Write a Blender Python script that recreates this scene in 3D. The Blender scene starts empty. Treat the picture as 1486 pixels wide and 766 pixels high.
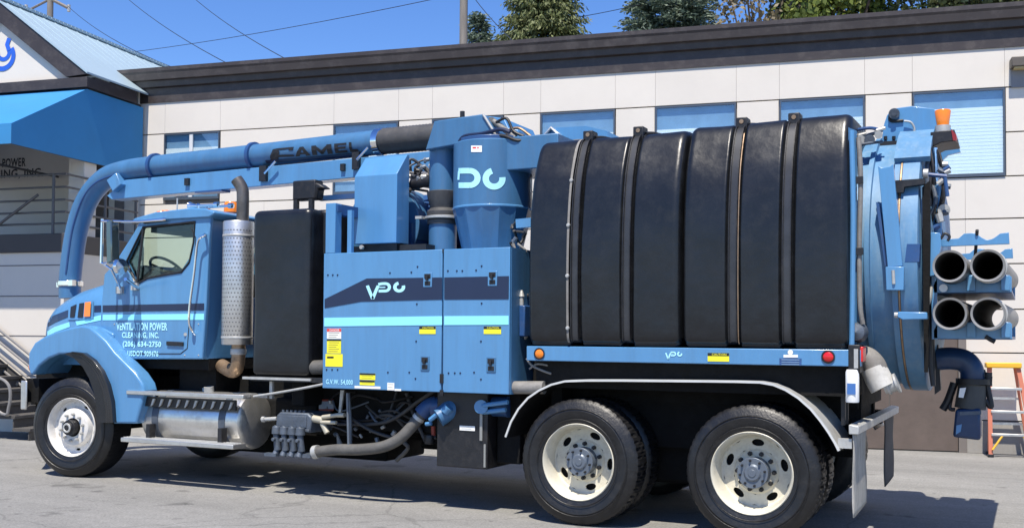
import bpy, bmesh, math, random
from mathutils import Vector, Matrix
from mathutils.bvhtree import BVHTree
from mathutils.geometry import tessellate_polygon
from mathutils import noise as mnoise
random.seed(7)
PI = math.pi
C = bpy.context.scene.collection
sc = bpy.context.scene

# ---------------------------------------------------------------- camera, sky, sun, exposure
FPX = 1520.49; PPX = 743.0; PPY = 442.38
CAM = Vector((1.92782, -7.96368, 1.55484))
VF = Vector((-0.44543491, 0.89483914, 0.02916586))
VR = Vector((0.89528707, 0.44543912, 0.00671169))
VU = Vector((0.00698573, -0.02910144, 0.99955205))
cd = bpy.data.cameras.new('camera'); cam = bpy.data.objects.new('camera', cd); C.objects.link(cam)
m = Matrix.Identity(4)
for i in range(3):
    m[i][0] = VR[i]; m[i][1] = VU[i]; m[i][2] = -VF[i]; m[i][3] = CAM[i]
cam.matrix_world = m
cd.sensor_width = 36; cd.lens = FPX / 1486 * 36; cd.shift_y = (PPY - 383) / 1486; cd.clip_end = 2000; cd.clip_start = 0.1
sc.camera = cam
SUN = Vector((0.11, -0.48, 1.0)).normalized()
EL = math.asin(SUN.z)
w = bpy.data.worlds.new("World"); sc.world = w; w.use_nodes = True
nt = w.node_tree; nt.nodes.clear()
sky = nt.nodes.new('ShaderNodeTexSky'); sky.sky_type = 'NISHITA'; sky.sun_disc = False
sky.sun_elevation = EL; sky.sun_rotation = math.atan2(SUN.x, SUN.y)
sky.air_density = 1.0; sky.dust_density = 0.0; sky.ozone_density = 6.0; sky.altitude = 200
bg = nt.nodes.new('ShaderNodeBackground'); bg.inputs[1].default_value = 0.088
wo = nt.nodes.new('ShaderNodeOutputWorld')
hs = nt.nodes.new('ShaderNodeHueSaturation'); hs.inputs['Hue'].default_value = 0.511; hs.inputs['Saturation'].default_value = 1.17; hs.inputs['Value'].default_value = 1.5
nt.links.new(sky.outputs[0], hs.inputs['Color']); nt.links.new(hs.outputs[0], bg.inputs[0]); nt.links.new(bg.outputs[0], wo.inputs[0])
sd = bpy.data.lights.new('sun', 'SUN'); sd.energy = 5.0; sd.angle = math.radians(0.55); sd.color = (1.0, 0.93, 0.82)
sun = bpy.data.objects.new('sun', sd); C.objects.link(sun)
sun.rotation_euler = (-SUN).to_track_quat('-Z', 'Y').to_euler(); sun.location = (0, 0, 30)
sc.view_settings.view_transform = 'Standard'; sc.view_settings.look = 'None'
sc.view_settings.gamma = 1.0; sc.view_settings.exposure = 0.50

# ---------------------------------------------------------------- measuring helpers: a sight line met with a real plane of the place
def ray(px, py): return VF * FPX + VR * (px - PPX) - VU * (py - PPY)
def S(px, py, Y):                       # point on the plane y = Y of the truck
    d = ray(px, py); t = (Y - CAM.y) / d.y; p = CAM + d * t
    return (p.x, p.z)
def SL(pts, Y): return [S(a, b, Y) for a, b in pts]
BX = Vector((0.98476651, 0.17388193, 0)); BY = Vector((-0.17388193, 0.98476651, 0)); BO = Vector((1.416, 7.70, 0))
def BP(px, py, d=0):                    # point on a plane d metres in front of the facade
    dd = ray(px, py); t = ((BO - CAM).dot(BY) - d) / dd.dot(BY); p = CAM + dd * t - BO
    return (p.dot(BX), p.z)

# ---------------------------------------------------------------- materials
MATS = {}
def mat(name, col, rough=0.5, metal=0.0, var=0.08, vscale=3.0, bump=0.0, bscale=40.0, coat=0.0, dirt=0.0, dirtcol=(0.12, 0.11, 0.09), spec=0.5, streak=False, rnd=0.0, fleck=0.0):
    if name in MATS: return MATS[name]
    M = bpy.data.materials.new(name); M.use_nodes = True; n = M.node_tree; L = n.links
    b = n.nodes['Principled BSDF']
    b.inputs['Roughness'].default_value = rough; b.inputs['Metallic'].default_value = metal
    b.inputs['Specular IOR Level'].default_value = spec; b.inputs['Coat Weight'].default_value = coat; b.inputs['Coat Roughness'].default_value = 0.12
    tc = n.nodes.new('ShaderNodeTexCoord')
    mp = n.nodes.new('ShaderNodeMapping'); L.new(tc.outputs['Object'], mp.inputs[0])
    if streak: mp.inputs['Scale'].default_value = (3, 3, 0.35)
    no = n.nodes.new('ShaderNodeTexNoise'); no.inputs['Scale'].default_value = vscale; no.inputs['Detail'].default_value = 6; no.inputs['Roughness'].default_value = 0.6
    L.new(mp.outputs[0], no.inputs[0])
    mr = n.nodes.new('ShaderNodeMapRange'); mr.inputs[1].default_value = 0.3; mr.inputs[2].default_value = 0.7
    mr.inputs[3].default_value = 1 - var; mr.inputs[4].default_value = 1 + var; L.new(no.outputs[0], mr.inputs[0])
    hv = n.nodes.new('ShaderNodeHueSaturation'); hv.inputs['Color'].default_value = (*col, 1)
    last = mr.outputs[0]
    if rnd:
        oi = n.nodes.new('ShaderNodeObjectInfo'); m2 = n.nodes.new('ShaderNodeMapRange'); m2.inputs[3].default_value = 1 - rnd; m2.inputs[4].default_value = 1 + rnd
        L.new(oi.outputs['Random'], m2.inputs[0]); mm = n.nodes.new('ShaderNodeMath'); mm.operation = 'MULTIPLY'
        L.new(last, mm.inputs[0]); L.new(m2.outputs[0], mm.inputs[1]); last = mm.outputs[0]
    L.new(last, hv.inputs['Value'])
    out = hv.outputs[0]
    if dirt:
        n2 = n.nodes.new('ShaderNodeTexNoise'); n2.inputs['Scale'].default_value = vscale * 2.3; n2.inputs['Detail'].default_value = 8; n2.inputs['Roughness'].default_value = 0.7
        L.new(mp.outputs[0], n2.inputs[0])
        cr = n.nodes.new('ShaderNodeMapRange'); cr.inputs[1].default_value = 0.48; cr.inputs[2].default_value = 0.75; cr.inputs[4].default_value = dirt
        L.new(n2.outputs[0], cr.inputs[0])
        mx = n.nodes.new('ShaderNodeMix'); mx.data_type = 'RGBA'; L.new(cr.outputs[0], mx.inputs[0]); L.new(out, mx.inputs[6]); mx.inputs[7].default_value = (*dirtcol, 1)
        out = mx.outputs[2]
        mrr = n.nodes.new('ShaderNodeMath'); mrr.operation = 'MULTIPLY_ADD'; L.new(cr.outputs[0], mrr.inputs[0]); mrr.inputs[1].default_value = 0.5; mrr.inputs[2].default_value = rough
        L.new(mrr.outputs[0], b.inputs['Roughness'])
    if fleck:
        n3 = n.nodes.new('ShaderNodeTexNoise'); n3.inputs['Scale'].default_value = 160; n3.inputs['Detail'].default_value = 2; L.new(tc.outputs['Object'], n3.inputs[0])
        m3 = n.nodes.new('ShaderNodeMapRange'); m3.inputs[1].default_value = 0.3; m3.inputs[2].default_value = 0.7; m3.inputs[3].default_value = 1 - fleck; m3.inputs[4].default_value = 1 + fleck; L.new(n3.outputs[0], m3.inputs[0])
        h3 = n.nodes.new('ShaderNodeHueSaturation'); L.new(out, h3.inputs['Color']); L.new(m3.outputs[0], h3.inputs['Value']); out = h3.outputs[0]
    L.new(out, b.inputs['Base Color'])
    if bump:
        nb = n.nodes.new('ShaderNodeTexNoise'); nb.inputs['Scale'].default_value = bscale; nb.inputs['Detail'].default_value = 4; L.new(tc.outputs['Object'], nb.inputs[0])
        bp = n.nodes.new('ShaderNodeBump'); bp.inputs['Strength'].default_value = bump; bp.inputs['Distance'].default_value = 0.01
        L.new(nb.outputs[0], bp.inputs['Height']); L.new(bp.outputs[0], b.inputs['Normal'])
    MATS[name] = M
    return M
BLUE = (0.082, 0.238, 0.45)
paint = mat('blue_paint', BLUE, 0.30, 0, 0.07, 1.6, 0.06, 25, 0.3, 0.32, (0.075, 0.15, 0.24), streak=True)
paint_worn = mat('worn_blue_paint', (0.048, 0.148, 0.29), 0.42, 0, 0.12, 3.0, 0.12, 30, 0.15, 0.22, (0.09, 0.12, 0.15), streak=True)
paint_dusty = mat('dusty_blue_paint', (0.095, 0.225, 0.38), 0.5, 0, 0.12, 2.5, 0.12, 30, 0.05, 0.45, (0.26, 0.34, 0.40), streak=True)
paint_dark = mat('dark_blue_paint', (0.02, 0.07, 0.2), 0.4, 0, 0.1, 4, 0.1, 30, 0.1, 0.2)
navy = mat('navy_vinyl', (0.012, 0.022, 0.06), 0.35, 0, 0.05)
cyan = mat('cyan_vinyl', (0.27, 0.75, 0.93), 0.4, 0, 0.03)
lettering = mat('pale_cyan_lettering', (0.42, 0.82, 0.93), 0.45, 0, 0.05)
yellow = mat('yellow_sticker', (0.85, 0.78, 0.03), 0.4, 0, 0.04)
white = mat('white_sticker', (0.8, 0.8, 0.78), 0.5, 0, 0.04)
redst = mat('red_sticker', (0.7, 0.06, 0.05), 0.45, 0, 0.05)
black = mat('black_print', (0.012, 0.012, 0.014), 0.5, 0, 0.05)
poly = mat('black_polyethylene', (0.0075, 0.0085, 0.0105), 0.33, 0, 0.4, 3.0, 0.40, 8, 0.0, 0.22, (0.028, 0.031, 0.036), fleck=.3)
steelblk = mat('black_steel', (0.010, 0.010, 0.012), 0.45, 0, 0.3, 6, 0.15, 50, 0, 0.3, (0.06, 0.055, 0.05))
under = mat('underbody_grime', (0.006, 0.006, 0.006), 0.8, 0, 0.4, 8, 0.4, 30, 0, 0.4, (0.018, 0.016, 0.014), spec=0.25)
rubber = mat('tyre_rubber', (0.009, 0.009, 0.010), 0.42, 0, 0.25, 6, 0.25, 60, 0, 0.35, (0.040, 0.038, 0.035))
hose = mat('rubber_hose', (0.05, 0.05, 0.052), 0.55, 0, 0.2, 8, 0.2, 60, 0, 0.4, (0.12, 0.11, 0.10))
darkhose = mat('dusty_dark_hose', (0.10, 0.096, 0.088), 0.6, 0, 0.25, 8, 0.25, 60, 0, 0.4, (0.05, 0.045, 0.04))
greyhose = mat('grey_hose', (0.20, 0.19, 0.175), 0.6, 0, 0.2, 8, 0.2, 60, 0, 0.4, (0.10, 0.09, 0.08))
wheelwhite = mat('cream_wheel_paint', (0.62, 0.585, 0.475), 0.42, 0, 0.08, 6, 0.05, 30, 0, 0.45, (0.30, 0.25, 0.18))
alu = mat('dull_aluminium', (0.62, 0.61, 0.58), 0.38, 0.85, 0.12, 5, 0.1, 40, 0, 0.3, (0.25, 0.24, 0.22))
alurough = mat('brushed_fuel_tank', (0.66, 0.65, 0.62), 0.30, 0.85, 0.15, 4, 0.12, 25, 0, 0.4, (0.3, 0.27, 0.24))
chrome = mat('chrome', (0.85, 0.85, 0.85), 0.12, 1.0, 0.03)
galv = mat('galvanised_steel', (0.46, 0.46, 0.44), 0.5, 0.35, 0.15, 9, 0.1, 60, 0, 0.3, (0.2, 0.18, 0.15))
rust = mat('heat_stained_pipe', (0.36, 0.25, 0.16), 0.45, 0.7, 0.3, 8, 0.1, 40, 0, 0.5, (0.10, 0.06, 0.04))
hubgrey = mat('blue_grey_hub', (0.13, 0.155, 0.19), 0.4, 0.3, 0.15, 9, 0.1, 40, 0, 0.3)
castgrey = mat('blue_grey_casting', (0.09, 0.11, 0.14), 0.5, 0.3, 0.25, 12, 0.2, 60, 0, 0.3)
flapmat = mat('weathered_white_mudflap', (0.36, 0.35, 0.32), 0.8, 0, 0.25, 9, 0.3, 25, 0, 0.9, (0.10, 0.095, 0.085), streak=True)
amber = mat('amber_lens', (0.85, 0.22, 0.01), 0.25, 0, 0.05, coat=0.5)
redlens = mat('red_lens', (0.6, 0.012, 0.012), 0.25, 0, 0.05, coat=0.5)
stucco = mat('cream_cement_panel', (0.655, 0.61, 0.545), 0.85, 0, 0.035, 0.9, 0.15, 120, 0, 0.10, (0.45, 0.42, 0.38), spec=0.2, rnd=0.015)
jointm = mat('dark_joint_board', (0.16, 0.15, 0.15), 0.9, 0, 0.1)  # dark grey board that shows in the panel gaps
brown = mat('brown_fascia_paint', (0.040, 0.031, 0.029), 0.45, 0, 0.10, 2, 0.08, 40, 0, 0.25, (0.20, 0.18, 0.17), streak=False)
browndoor = mat('brown_door_paint', (0.115, 0.088, 0.074), 0.7, 0, 0.12, 3, 0.08, 40, 0, 0.3, (0.08, 0.07, 0.06))
winframe = mat('bronze_window_frame', (0.09, 0.11, 0.14), 0.4, 0.4, 0.05)
whiteframe = mat('pale_window_frame', (0.6, 0.62, 0.63), 0.5, 0, 0.05)
blindm = mat('pale_blind', (0.80, 0.88, 0.88), 0.7, 0, 0.03)
darkroom = mat('painted_dim_interior', (0.19, 0.33, 0.47), 0.9, 0, 0.2)
awningm = mat('blue_awning_canvas', (0.035, 0.215, 0.46), 0.75, 0, 0.05, 1.5, 0.1, 200, 0, 0.05, spec=0.3)
metalroof = mat('pale_metal_roof', (0.40, 0.51, 0.56), 0.45, 0.2, 0.04, 1)
railm = mat('grey_railing_paint', (0.10, 0.10, 0.105), 0.5, 0.2, 0.1)
railpale = mat('pale_stair_rail', (0.24, 0.23, 0.22), 0.5, 0.3, 0.1)
concrete = mat('concrete', (0.30, 0.285, 0.26), 0.85, 0, 0.1, 2.5, 0.2, 80, 0, 0.3, (0.17, 0.16, 0.15))
stepm = mat('dark_stair_tread', (0.07, 0.065, 0.06), 0.8, 0, 0.2, 5, 0.2, 50)
wood = mat('grey_pole_wood', (0.20, 0.18, 0.16), 0.85, 0, 0.2, 3, 0.4, 40, streak=True)
bark = mat('bark', (0.07, 0.05, 0.035), 0.9, 0, 0.3, 8, 0.4, 40)
orangefg = mat('orange_fibreglass', (0.52, 0.17, 0.10), 0.5, 0, 0.08)
yellowpl = mat('yellow_plastic', (0.75, 0.42, 0.03), 0.5, 0, 0.08)
interior = mat('cab_interior', (0.03, 0.03, 0.035), 0.7, 0, 0.2)

def glass(name, tint, gl, rough=0.02):
    M = bpy.data.materials.new(name); M.use_nodes = True; n = M.node_tree; L = n.links
    n.nodes.remove(n.nodes['Principled BSDF']); o = n.nodes['Material Output']
    t = n.nodes.new('ShaderNodeBsdfTransparent'); t.inputs[0].default_value = (*tint, 1)
    g = n.nodes.new('ShaderNodeBsdfGlossy'); g.inputs['Roughness'].default_value = rough
    x = n.nodes.new('ShaderNodeMixShader'); x.inputs[0].default_value = gl; L.new(t.outputs[0], x.inputs[1]); L.new(g.outputs[0], x.inputs[2]); L.new(x.outputs[0], o.inputs[0])
    return M
winglass = glass('blue_window_glass', (0.965, 0.99, 1.0), 0.14)
cabglass = glass('cab_glass', (0.84, 0.91, 0.86), 0.05)
mirrorm = mat('mirror_grey_green', (0.16, 0.20, 0.20), 0.15, 0.8)

def asphalt():
    M = bpy.data.materials.new('worn_asphalt'); M.use_nodes = True; n = M.node_tree; L = n.links; b = n.nodes['Principled BSDF']
    b.inputs['Roughness'].default_value = 0.88; b.inputs['Specular IOR Level'].default_value = 0.3
    tc = n.nodes.new('ShaderNodeTexCoord')
    def noise(s, det, r=0.6, mp=None):
        q = n.nodes.new('ShaderNodeTexNoise'); q.inputs['Scale'].default_value = s; q.inputs['Detail'].default_value = det; q.inputs['Roughness'].default_value = r
        L.new((mp or tc).outputs[0 if mp else 3], q.inputs[0]); return q
    mp = n.nodes.new('ShaderNodeMapping'); mp.inputs['Rotation'].default_value = (0, 0, math.radians(-10)); mp.inputs['Scale'].default_value = (0.25, 1.4, 1); L.new(tc.outputs[3], mp.inputs[0])
    a = noise(0.9, 6, 0.6, mp); f = noise(48, 4, 0.85); f2 = noise(9, 5, 0.7)
    cr = n.nodes.new('ShaderNodeValToRGB'); cr.color_ramp.elements[0].position = 0.32; cr.color_ramp.elements[0].color = (0.185, 0.182, 0.172, 1); cr.color_ramp.elements[1].position = 0.72; cr.color_ramp.elements[1].color = (0.262, 0.257, 0.242, 1)
    L.new(a.outputs[0], cr.inputs[0])
    def mul(col, src, lo, hi, p0=0.3, p1=0.7):
        r = n.nodes.new('ShaderNodeMapRange'); r.inputs[1].default_value = p0; r.inputs[2].default_value = p1; r.inputs[3].default_value = lo; r.inputs[4].default_value = hi; L.new(src, r.inputs[0])
        h = n.nodes.new('ShaderNodeHueSaturation'); L.new(col, h.inputs['Color']); L.new(r.outputs[0], h.inputs['Value']); return h.outputs[0]
    c = mul(cr.outputs[0], f.outputs[0], 0.60, 1.40); c = mul(c, f2.outputs[0], 0.9, 1.1)
    v = n.nodes.new('ShaderNodeTexVoronoi'); v.feature = 'DISTANCE_TO_EDGE'; v.inputs['Scale'].default_value = 0.45
    wd = noise(2.0, 5); mx = n.nodes.new('ShaderNodeMix'); mx.data_type = 'VECTOR'; mx.inputs[0].default_value = 0.25; L.new(tc.outputs[3], mx.inputs[4]); L.new(wd.outputs[1], mx.inputs[5]); L.new(mx.outputs[1], v.inputs['Vector'])
    c = mul(c, v.outputs['Distance'], 0.72, 1.0, 0.0, 0.006)
    stain = noise(1.7, 3); c = mul(c, stain.outputs[0], 1.0, 0.62, 0.62, 0.69); drip = noise(5.5, 2); c = mul(c, drip.outputs[0], 1.0, 0.55, 0.70, 0.74)
    L.new(c, b.inputs['Base Color'])
    bp = n.nodes.new('ShaderNodeBump'); bp.inputs['Strength'].default_value = 0.5; bp.inputs['Distance'].default_value = 0.006; L.new(f.outputs[0], bp.inputs['Height']); L.new(bp.outputs[0], b.inputs['Normal'])
    return M

# ---------------------------------------------------------------- geometry helpers, each returns (verts, faces)
def join(*gs):
    V = []; F = []
    for v, f in gs:
        o = len(V); V += list(v); F += [[i + o for i in q] for q in f]
    return V, F
def box(x0, x1, y0, y1, z0, z1):
    v = [(x0, y0, z0), (x1, y0, z0), (x1, y1, z0), (x0, y1, z0), (x0, y0, z1), (x1, y0, z1), (x1, y1, z1), (x0, y1, z1)]
    return v, [[0, 3, 2, 1], [4, 5, 6, 7], [0, 1, 5, 4], [1, 2, 6, 5], [2, 3, 7, 6], [3, 0, 4, 7]]
def prism(p, lo, hi, ax='y', holes=()):
    def P(a, b, c):
        return (a, c, b) if ax == 'y' else ((c, a, b) if ax == 'x' else (a, b, c))
    n = len(p)
    if not holes:
        v = [P(a, b, lo) for a, b in p] + [P(a, b, hi) for a, b in p]
        return v, [list(range(n))[::-1], list(range(n, 2 * n))] + [[i, (i + 1) % n, n + (i + 1) % n, n + i] for i in range(n)]
    loops = [list(p)] + [list(h) for h in holes]
    tri = tessellate_polygon([[Vector((a, b, 0)) for a, b in l] for l in loops])
    flat = [q for l in loops for q in l]; N = len(flat)
    v = [P(a, b, lo) for a, b in flat] + [P(a, b, hi) for a, b in flat]
    F = [list(t) for t in tri] + [[i + N for i in t][::-1] for t in tri]
    o = 0
    for l in loops:
        k = len(l); F += [[o + i, o + (i + 1) % k, N + o + (i + 1) % k, N + o + i] for i in range(k)]; o += k
    return v, F
def tube(path, r, n=16, cap=True, rv=None):
    path = [Vector(p) for p in path]; V = []; F = []; m = len(path)
    t0 = (path[1] - path[0]).normalized(); u = t0.orthogonal().normalized()
    for i, p in enumerate(path):
        t = ((path[min(i + 1, m - 1)] - p).normalized() + (p - path[max(i - 1, 0)]).normalized()).normalized()
        u = (u - t * u.dot(t)).normalized(); w_ = t.cross(u)
        rr = r[i] if isinstance(r, (list, tuple)) else r
        for k in range(n):
            a = 2 * PI * k / n; V.append(tuple(p + (u * math.cos(a) + w_ * math.sin(a)) * rr))
    for i in range(m - 1):
        for k in range(n):
            F.append([i * n + k, i * n + (k + 1) % n, (i + 1) * n + (k + 1) % n, (i + 1) * n + k])
    if cap: F += [list(range(n))[::-1], list(range((m - 1) * n, m * n))]
    return V, F
def cyl(a, b, r, r2=None, n=24): return tube([a, b], [r, r if r2 is None else r2], n)
def smoothpath(p, k=8):
    p = [Vector(q) for q in p]; out = []
    for i in range(len(p) - 1):
        a = p[max(i - 1, 0)]; b = p[i]; c = p[i + 1]; d = p[min(i + 2, len(p) - 1)]
        for j in range(k):
            t = j / k
            out.append(0.5 * ((2 * b) + (c - a) * t + (2 * a - 5 * b + 4 * c - d) * t * t + (3 * b - a - 3 * c + d) * t ** 3))
    out.append(p[-1]); return out
def lathe(prof, c, ax='y', n=48, closed=False, fr=None):
    V = []; F = []; m = len(prof)
    for i, (r, h) in enumerate(prof):
        for k in range(n):
            a = 2 * PI * k / n; q = r if fr is None else fr(i, k, r)
            ca, sa = q * math.cos(a), q * math.sin(a)
            V.append((c[0] + ca, c[1] + h, c[2] + sa) if ax == 'y' else ((c[0] + h, c[1] + ca, c[2] + sa) if ax == 'x' else (c[0] + ca, c[1] + sa, c[2] + h)))
    for i in range(m if closed else m - 1):
        j = (i + 1) % m
        for k in range(n): F.append([i * n + k, i * n + (k + 1) % n, j * n + (k + 1) % n, j * n + k])
    return V, F
def pipe(a, b, ro, ri, n=32):           # open-ended hollow tube
    a = Vector(a); b = Vector(b); t = (b - a).normalized()
    o = tube([a, b], ro, n, False); i = tube([a, b], ri, n, False); V, F = join(o, i)
    for e, off in ((0, 0), (1, n)):
        for k in range(n):
            F.append([off + k, off + (k + 1) % n, 2 * n + off + (k + 1) % n, 2 * n + off + k])
    return V, F
def ribbon(path, wd):                   # flat stroke in 2D -> quads in 2D
    V = []; F = []
    for i, p in enumerate(path):
        a = path[max(i - 1, 0)]; b = path[min(i + 1, len(path) - 1)]
        d = Vector((b[0] - a[0], b[1] - a[1])).normalized(); nn = Vector((-d.y, d.x)) * wd / 2
        V += [(p[0] + nn.x, p[1] + nn.y), (p[0] - nn.x, p[1] - nn.y)]
        if i: F.append([2 * i - 2, 2 * i - 1, 2 * i + 1, 2 * i])
    return V, F
def arc(cx, cy, r, a0, a1, n=14, ry=None):
    return [(cx + r * math.cos(math.radians(a0 + (a1 - a0) * i / n)), cy + (ry or r) * math.sin(math.radians(a0 + (a1 - a0) * i / n))) for i in range(n + 1)]
def obj(name, geo, mt, parent=None, bevel=0, smooth=35, label=None, loc=None, seg=2):
    V, F = geo; me = bpy.data.meshes.new(name); me.from_pydata([tuple(v) for v in V], [], F); me.validate()
    bm = bmesh.new(); bm.from_mesh(me); bmesh.ops.recalc_face_normals(bm, faces=bm.faces); bm.to_mesh(me); bm.free()
    if smooth:
        for p in me.polygons: p.use_smooth = True
        me.set_sharp_from_angle(angle=math.radians(smooth))
    me.materials.append(mt)
    o = bpy.data.objects.new(name, me); C.objects.link(o)
    if parent: o.parent = parent
    if loc: o.location = loc
    if bevel:
        b = o.modifiers.new('bevel', 'BEVEL'); b.width = bevel; b.segments = seg; b.limit_method = 'ANGLE'; b.angle_limit = math.radians(40); b.harden_normals = False
    if label: o['label'] = label
    return o
def thing(name, label, cat, loc=(0, 0, 0), rz=0, group=None):
    o = bpy.data.objects.new(name, None); C.objects.link(o); o.location = loc; o.rotation_euler = (0, 0, rz)
    o['label'] = label; o['category'] = cat
    if group: o['group'] = group
    return o
def empty(name, parent, loc=(0, 0, 0), rz=0):
    o = bpy.data.objects.new(name, None); C.objects.link(o); o.parent = parent; o.location = loc; o.rotation_euler = (0, 0, rz); return o
def tag(o, label, cat, group=None):
    o['label'] = label; o['category'] = cat
    if group: o['group'] = group
    return o
def copyo(o, parent, loc=None):
    c = o.copy(); C.objects.link(c); c.parent = parent
    if loc is not None: c.location = loc
    return c
def text2d(s, shear=0.0, bold=0.0):     # lettering outlines normalised to a unit box: x 0..1, y 0..1
    cu = bpy.data.curves.new('t', 'FONT'); cu.body = s; cu.shear = shear; cu.offset = bold; cu.resolution_u = 3; cu.space_character = 1.08
    o = bpy.data.objects.new('t', cu); C.objects.link(o); bpy.context.view_layer.update()
    me = bpy.data.meshes.new_from_object(o.evaluated_get(bpy.context.evaluated_depsgraph_get()))
    V = [(v.co.x, v.co.y) for v in me.vertices]; F = [list(p.vertices) for p in me.polygons]
    bpy.data.objects.remove(o); bpy.data.curves.remove(cu); bpy.data.meshes.remove(me)
    x0 = min(v[0] for v in V); x1 = max(v[0] for v in V); y0 = min(v[1] for v in V); y1 = max(v[1] for v in V)
    return [((a - x0) / (x1 - x0), (b - y0) / (y1 - y0)) for a, b in V], F
def put(g2, x0, x1, z0, z1, Y):         # unit-box print onto the plane y = Y
    return [(x0 + a * (x1 - x0), Y, z0 + b * (z1 - z0)) for a, b in g2[0]], g2[1]
def vpc(v=True, wd=0.17):               # V, open P and hooked C, unit-ish coordinates (0..2.1, 0..1)
    gs = []
    if v: gs += [ribbon([(0.0, 0.82), (0.30, 0.02)], wd), ribbon([(0.30, 0.02), (0.52, 0.62), (0.60, 0.80)], wd)]
    gs.append(ribbon([(0.60, 0.88), (0.80, 0.92), (0.98, 0.92)] + arc(0.98, 0.70, 0.22, 85, -90) + [(0.80, 0.48), (0.62, 0.48)], wd * 0.95))
    gs.append(ribbon([(0.66, 0.70), (0.98, 0.70)], wd * 0.35))
    gs.append(ribbon(arc(1.72, 0.70, 0.23, 100, 380, 20), wd * 1.05))
    return join(*gs)
def decal(top, bot, bvh, n=16, m=3, off=0.004):   # strip laid on a curved panel
    def at(L, t):
        q = t * (len(L) - 1); i = min(int(q), len(L) - 2); f = q - i
        return (L[i][0] * (1 - f) + L[i + 1][0] * f, L[i][1] * (1 - f) + L[i + 1][1] * f)
    V = []; F = []
    for i in range(n + 1):
        a = at(top, i / n); b = at(bot, i / n)
        for j in range(m + 1):
            px = a[0] + (b[0] - a[0]) * j / m; py = a[1] + (b[1] - a[1]) * j / m
            d = ray(px, py).normalized(); h, nn, _, _ = bvh.ray_cast(CAM, d)
            if h is None or h.y > 1.0: V.append(None); continue
            if nn.dot(d) > 0: nn = -nn
            V.append(tuple(h + nn * off))
    for i in range(n):
        for j in range(m):
            k = i * (m + 1) + j; q = [k, k + 1, k + m + 2, k + m + 1]
            if all(V[a] is not None for a in q): F.append(q)
    return [v or (-8.0, .6, 1.3) for v in V], F
def bvh_of(g): return BVHTree.FromPolygons([Vector(v) for v in g[0]], g[1])

# ================================================================ ground
g = bpy.data.meshes.new('ground'); g.from_pydata([(-600, -300, 0), (600, -300, 0), (600, 900, 0), (-600, 900, 0)], [], [[0, 1, 2, 3]])
g.materials.append(asphalt()); go = bpy.data.objects.new('ground', g); C.objects.link(go); go['kind'] = 'structure'
BROT = math.atan2(BX.y, BX.x)

# ================================================================ long cream building (local frame: x along the facade, y into it, z up)
bld = thing('office_building', 'long cream panelled building with dark brown fascia and blue windows behind the truck', 'building', BO, BROT)
zr = [0.447, 1.364, 1.955, 2.573, 3.19, 3.765, 4.98, 5.53]
wins = [(-13.055, -11.972, 3.83), (-9.86, -8.72, 3.83), (-8.14, -6.96, 3.80), (-6.36, -5.197, 3.77), (-4.59, -3.405, 3.77), (-2.794, -1.625, 3.77), (-0.994, 0.187, 3.77), (0.80, 1.98, 3.77), (2.6, 3.8, 3.77)]
UL, UR = -13.56, 8.0
DOOR = (-2.30, -0.32, 2.14)
GAP = 0.009
wl = obj('wall', box(UL, UR, 0.05, 0.25, 0, 5.9), jointm, bld, label='dark backing wall in the panel joints')
def panel(u0, u1, z0, z1):
    if u1 - u0 < 0.06 or z1 - z0 < 0.06: return
    obj('wall_panel', box(u0, u1, 0.0, 0.045, z0, z1), stucco, wl, bevel=0.002, smooth=0, seg=1)
vj = 0.0012
top_cuts = [UL] + sorted([c for a, b, _ in wins for c in (a, b)]) + [5.6, UR]
for a, b in zip(top_cuts, top_cuts[1:]): panel(a + vj, b - vj, 4.98 + GAP, 5.53)
edge = UL
for a, b, zb in wins:                                   # the window band, piers between windows
    if a > 0.5:
        panel(edge + vj, a - .02, 4.366 + GAP, 4.98 - GAP); panel(edge + vj, a - .02, 3.765 + GAP, 4.366 - GAP)
    else:
        panel(edge + vj, a - .01, 3.765 + GAP , 4.98 - GAP)
    if zb > 3.78: panel(a, b, 3.765 + GAP, zb - .01)
    edge = b + .01
panel(edge, UR, 4.366 + GAP, 4.98 - GAP); panel(edge, UR, 3.765 + GAP, 4.366 - GAP)
cuts = [UL, -11.12, -8.68, -6.24, -3.80, DOOR[0], DOOR[1], 1.05, 3.49, 5.9, UR]
for z0, z1 in zip(zr[:5], zr[1:6]):
    for a, b in zip(cuts, cuts[1:]):
        if a == DOOR[0]:
            if z0 > DOOR[2]: panel(a + vj, b - vj, z0 + GAP, z1 - GAP)
            elif z1 > DOOR[2]: panel(a + vj, b - vj, DOOR[2] + 0.01, z1 - GAP)
            continue
        panel(a + vj, b - vj, z0 + GAP, z1 - GAP)
base = join(box(UL, DOOR[0], -0.012, 0.05, 0, 0.44), box(DOOR[1], UR, -0.012, 0.05, 0, 0.44))
obj('wall_base', base, concrete, bld, bevel=0.006)
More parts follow.
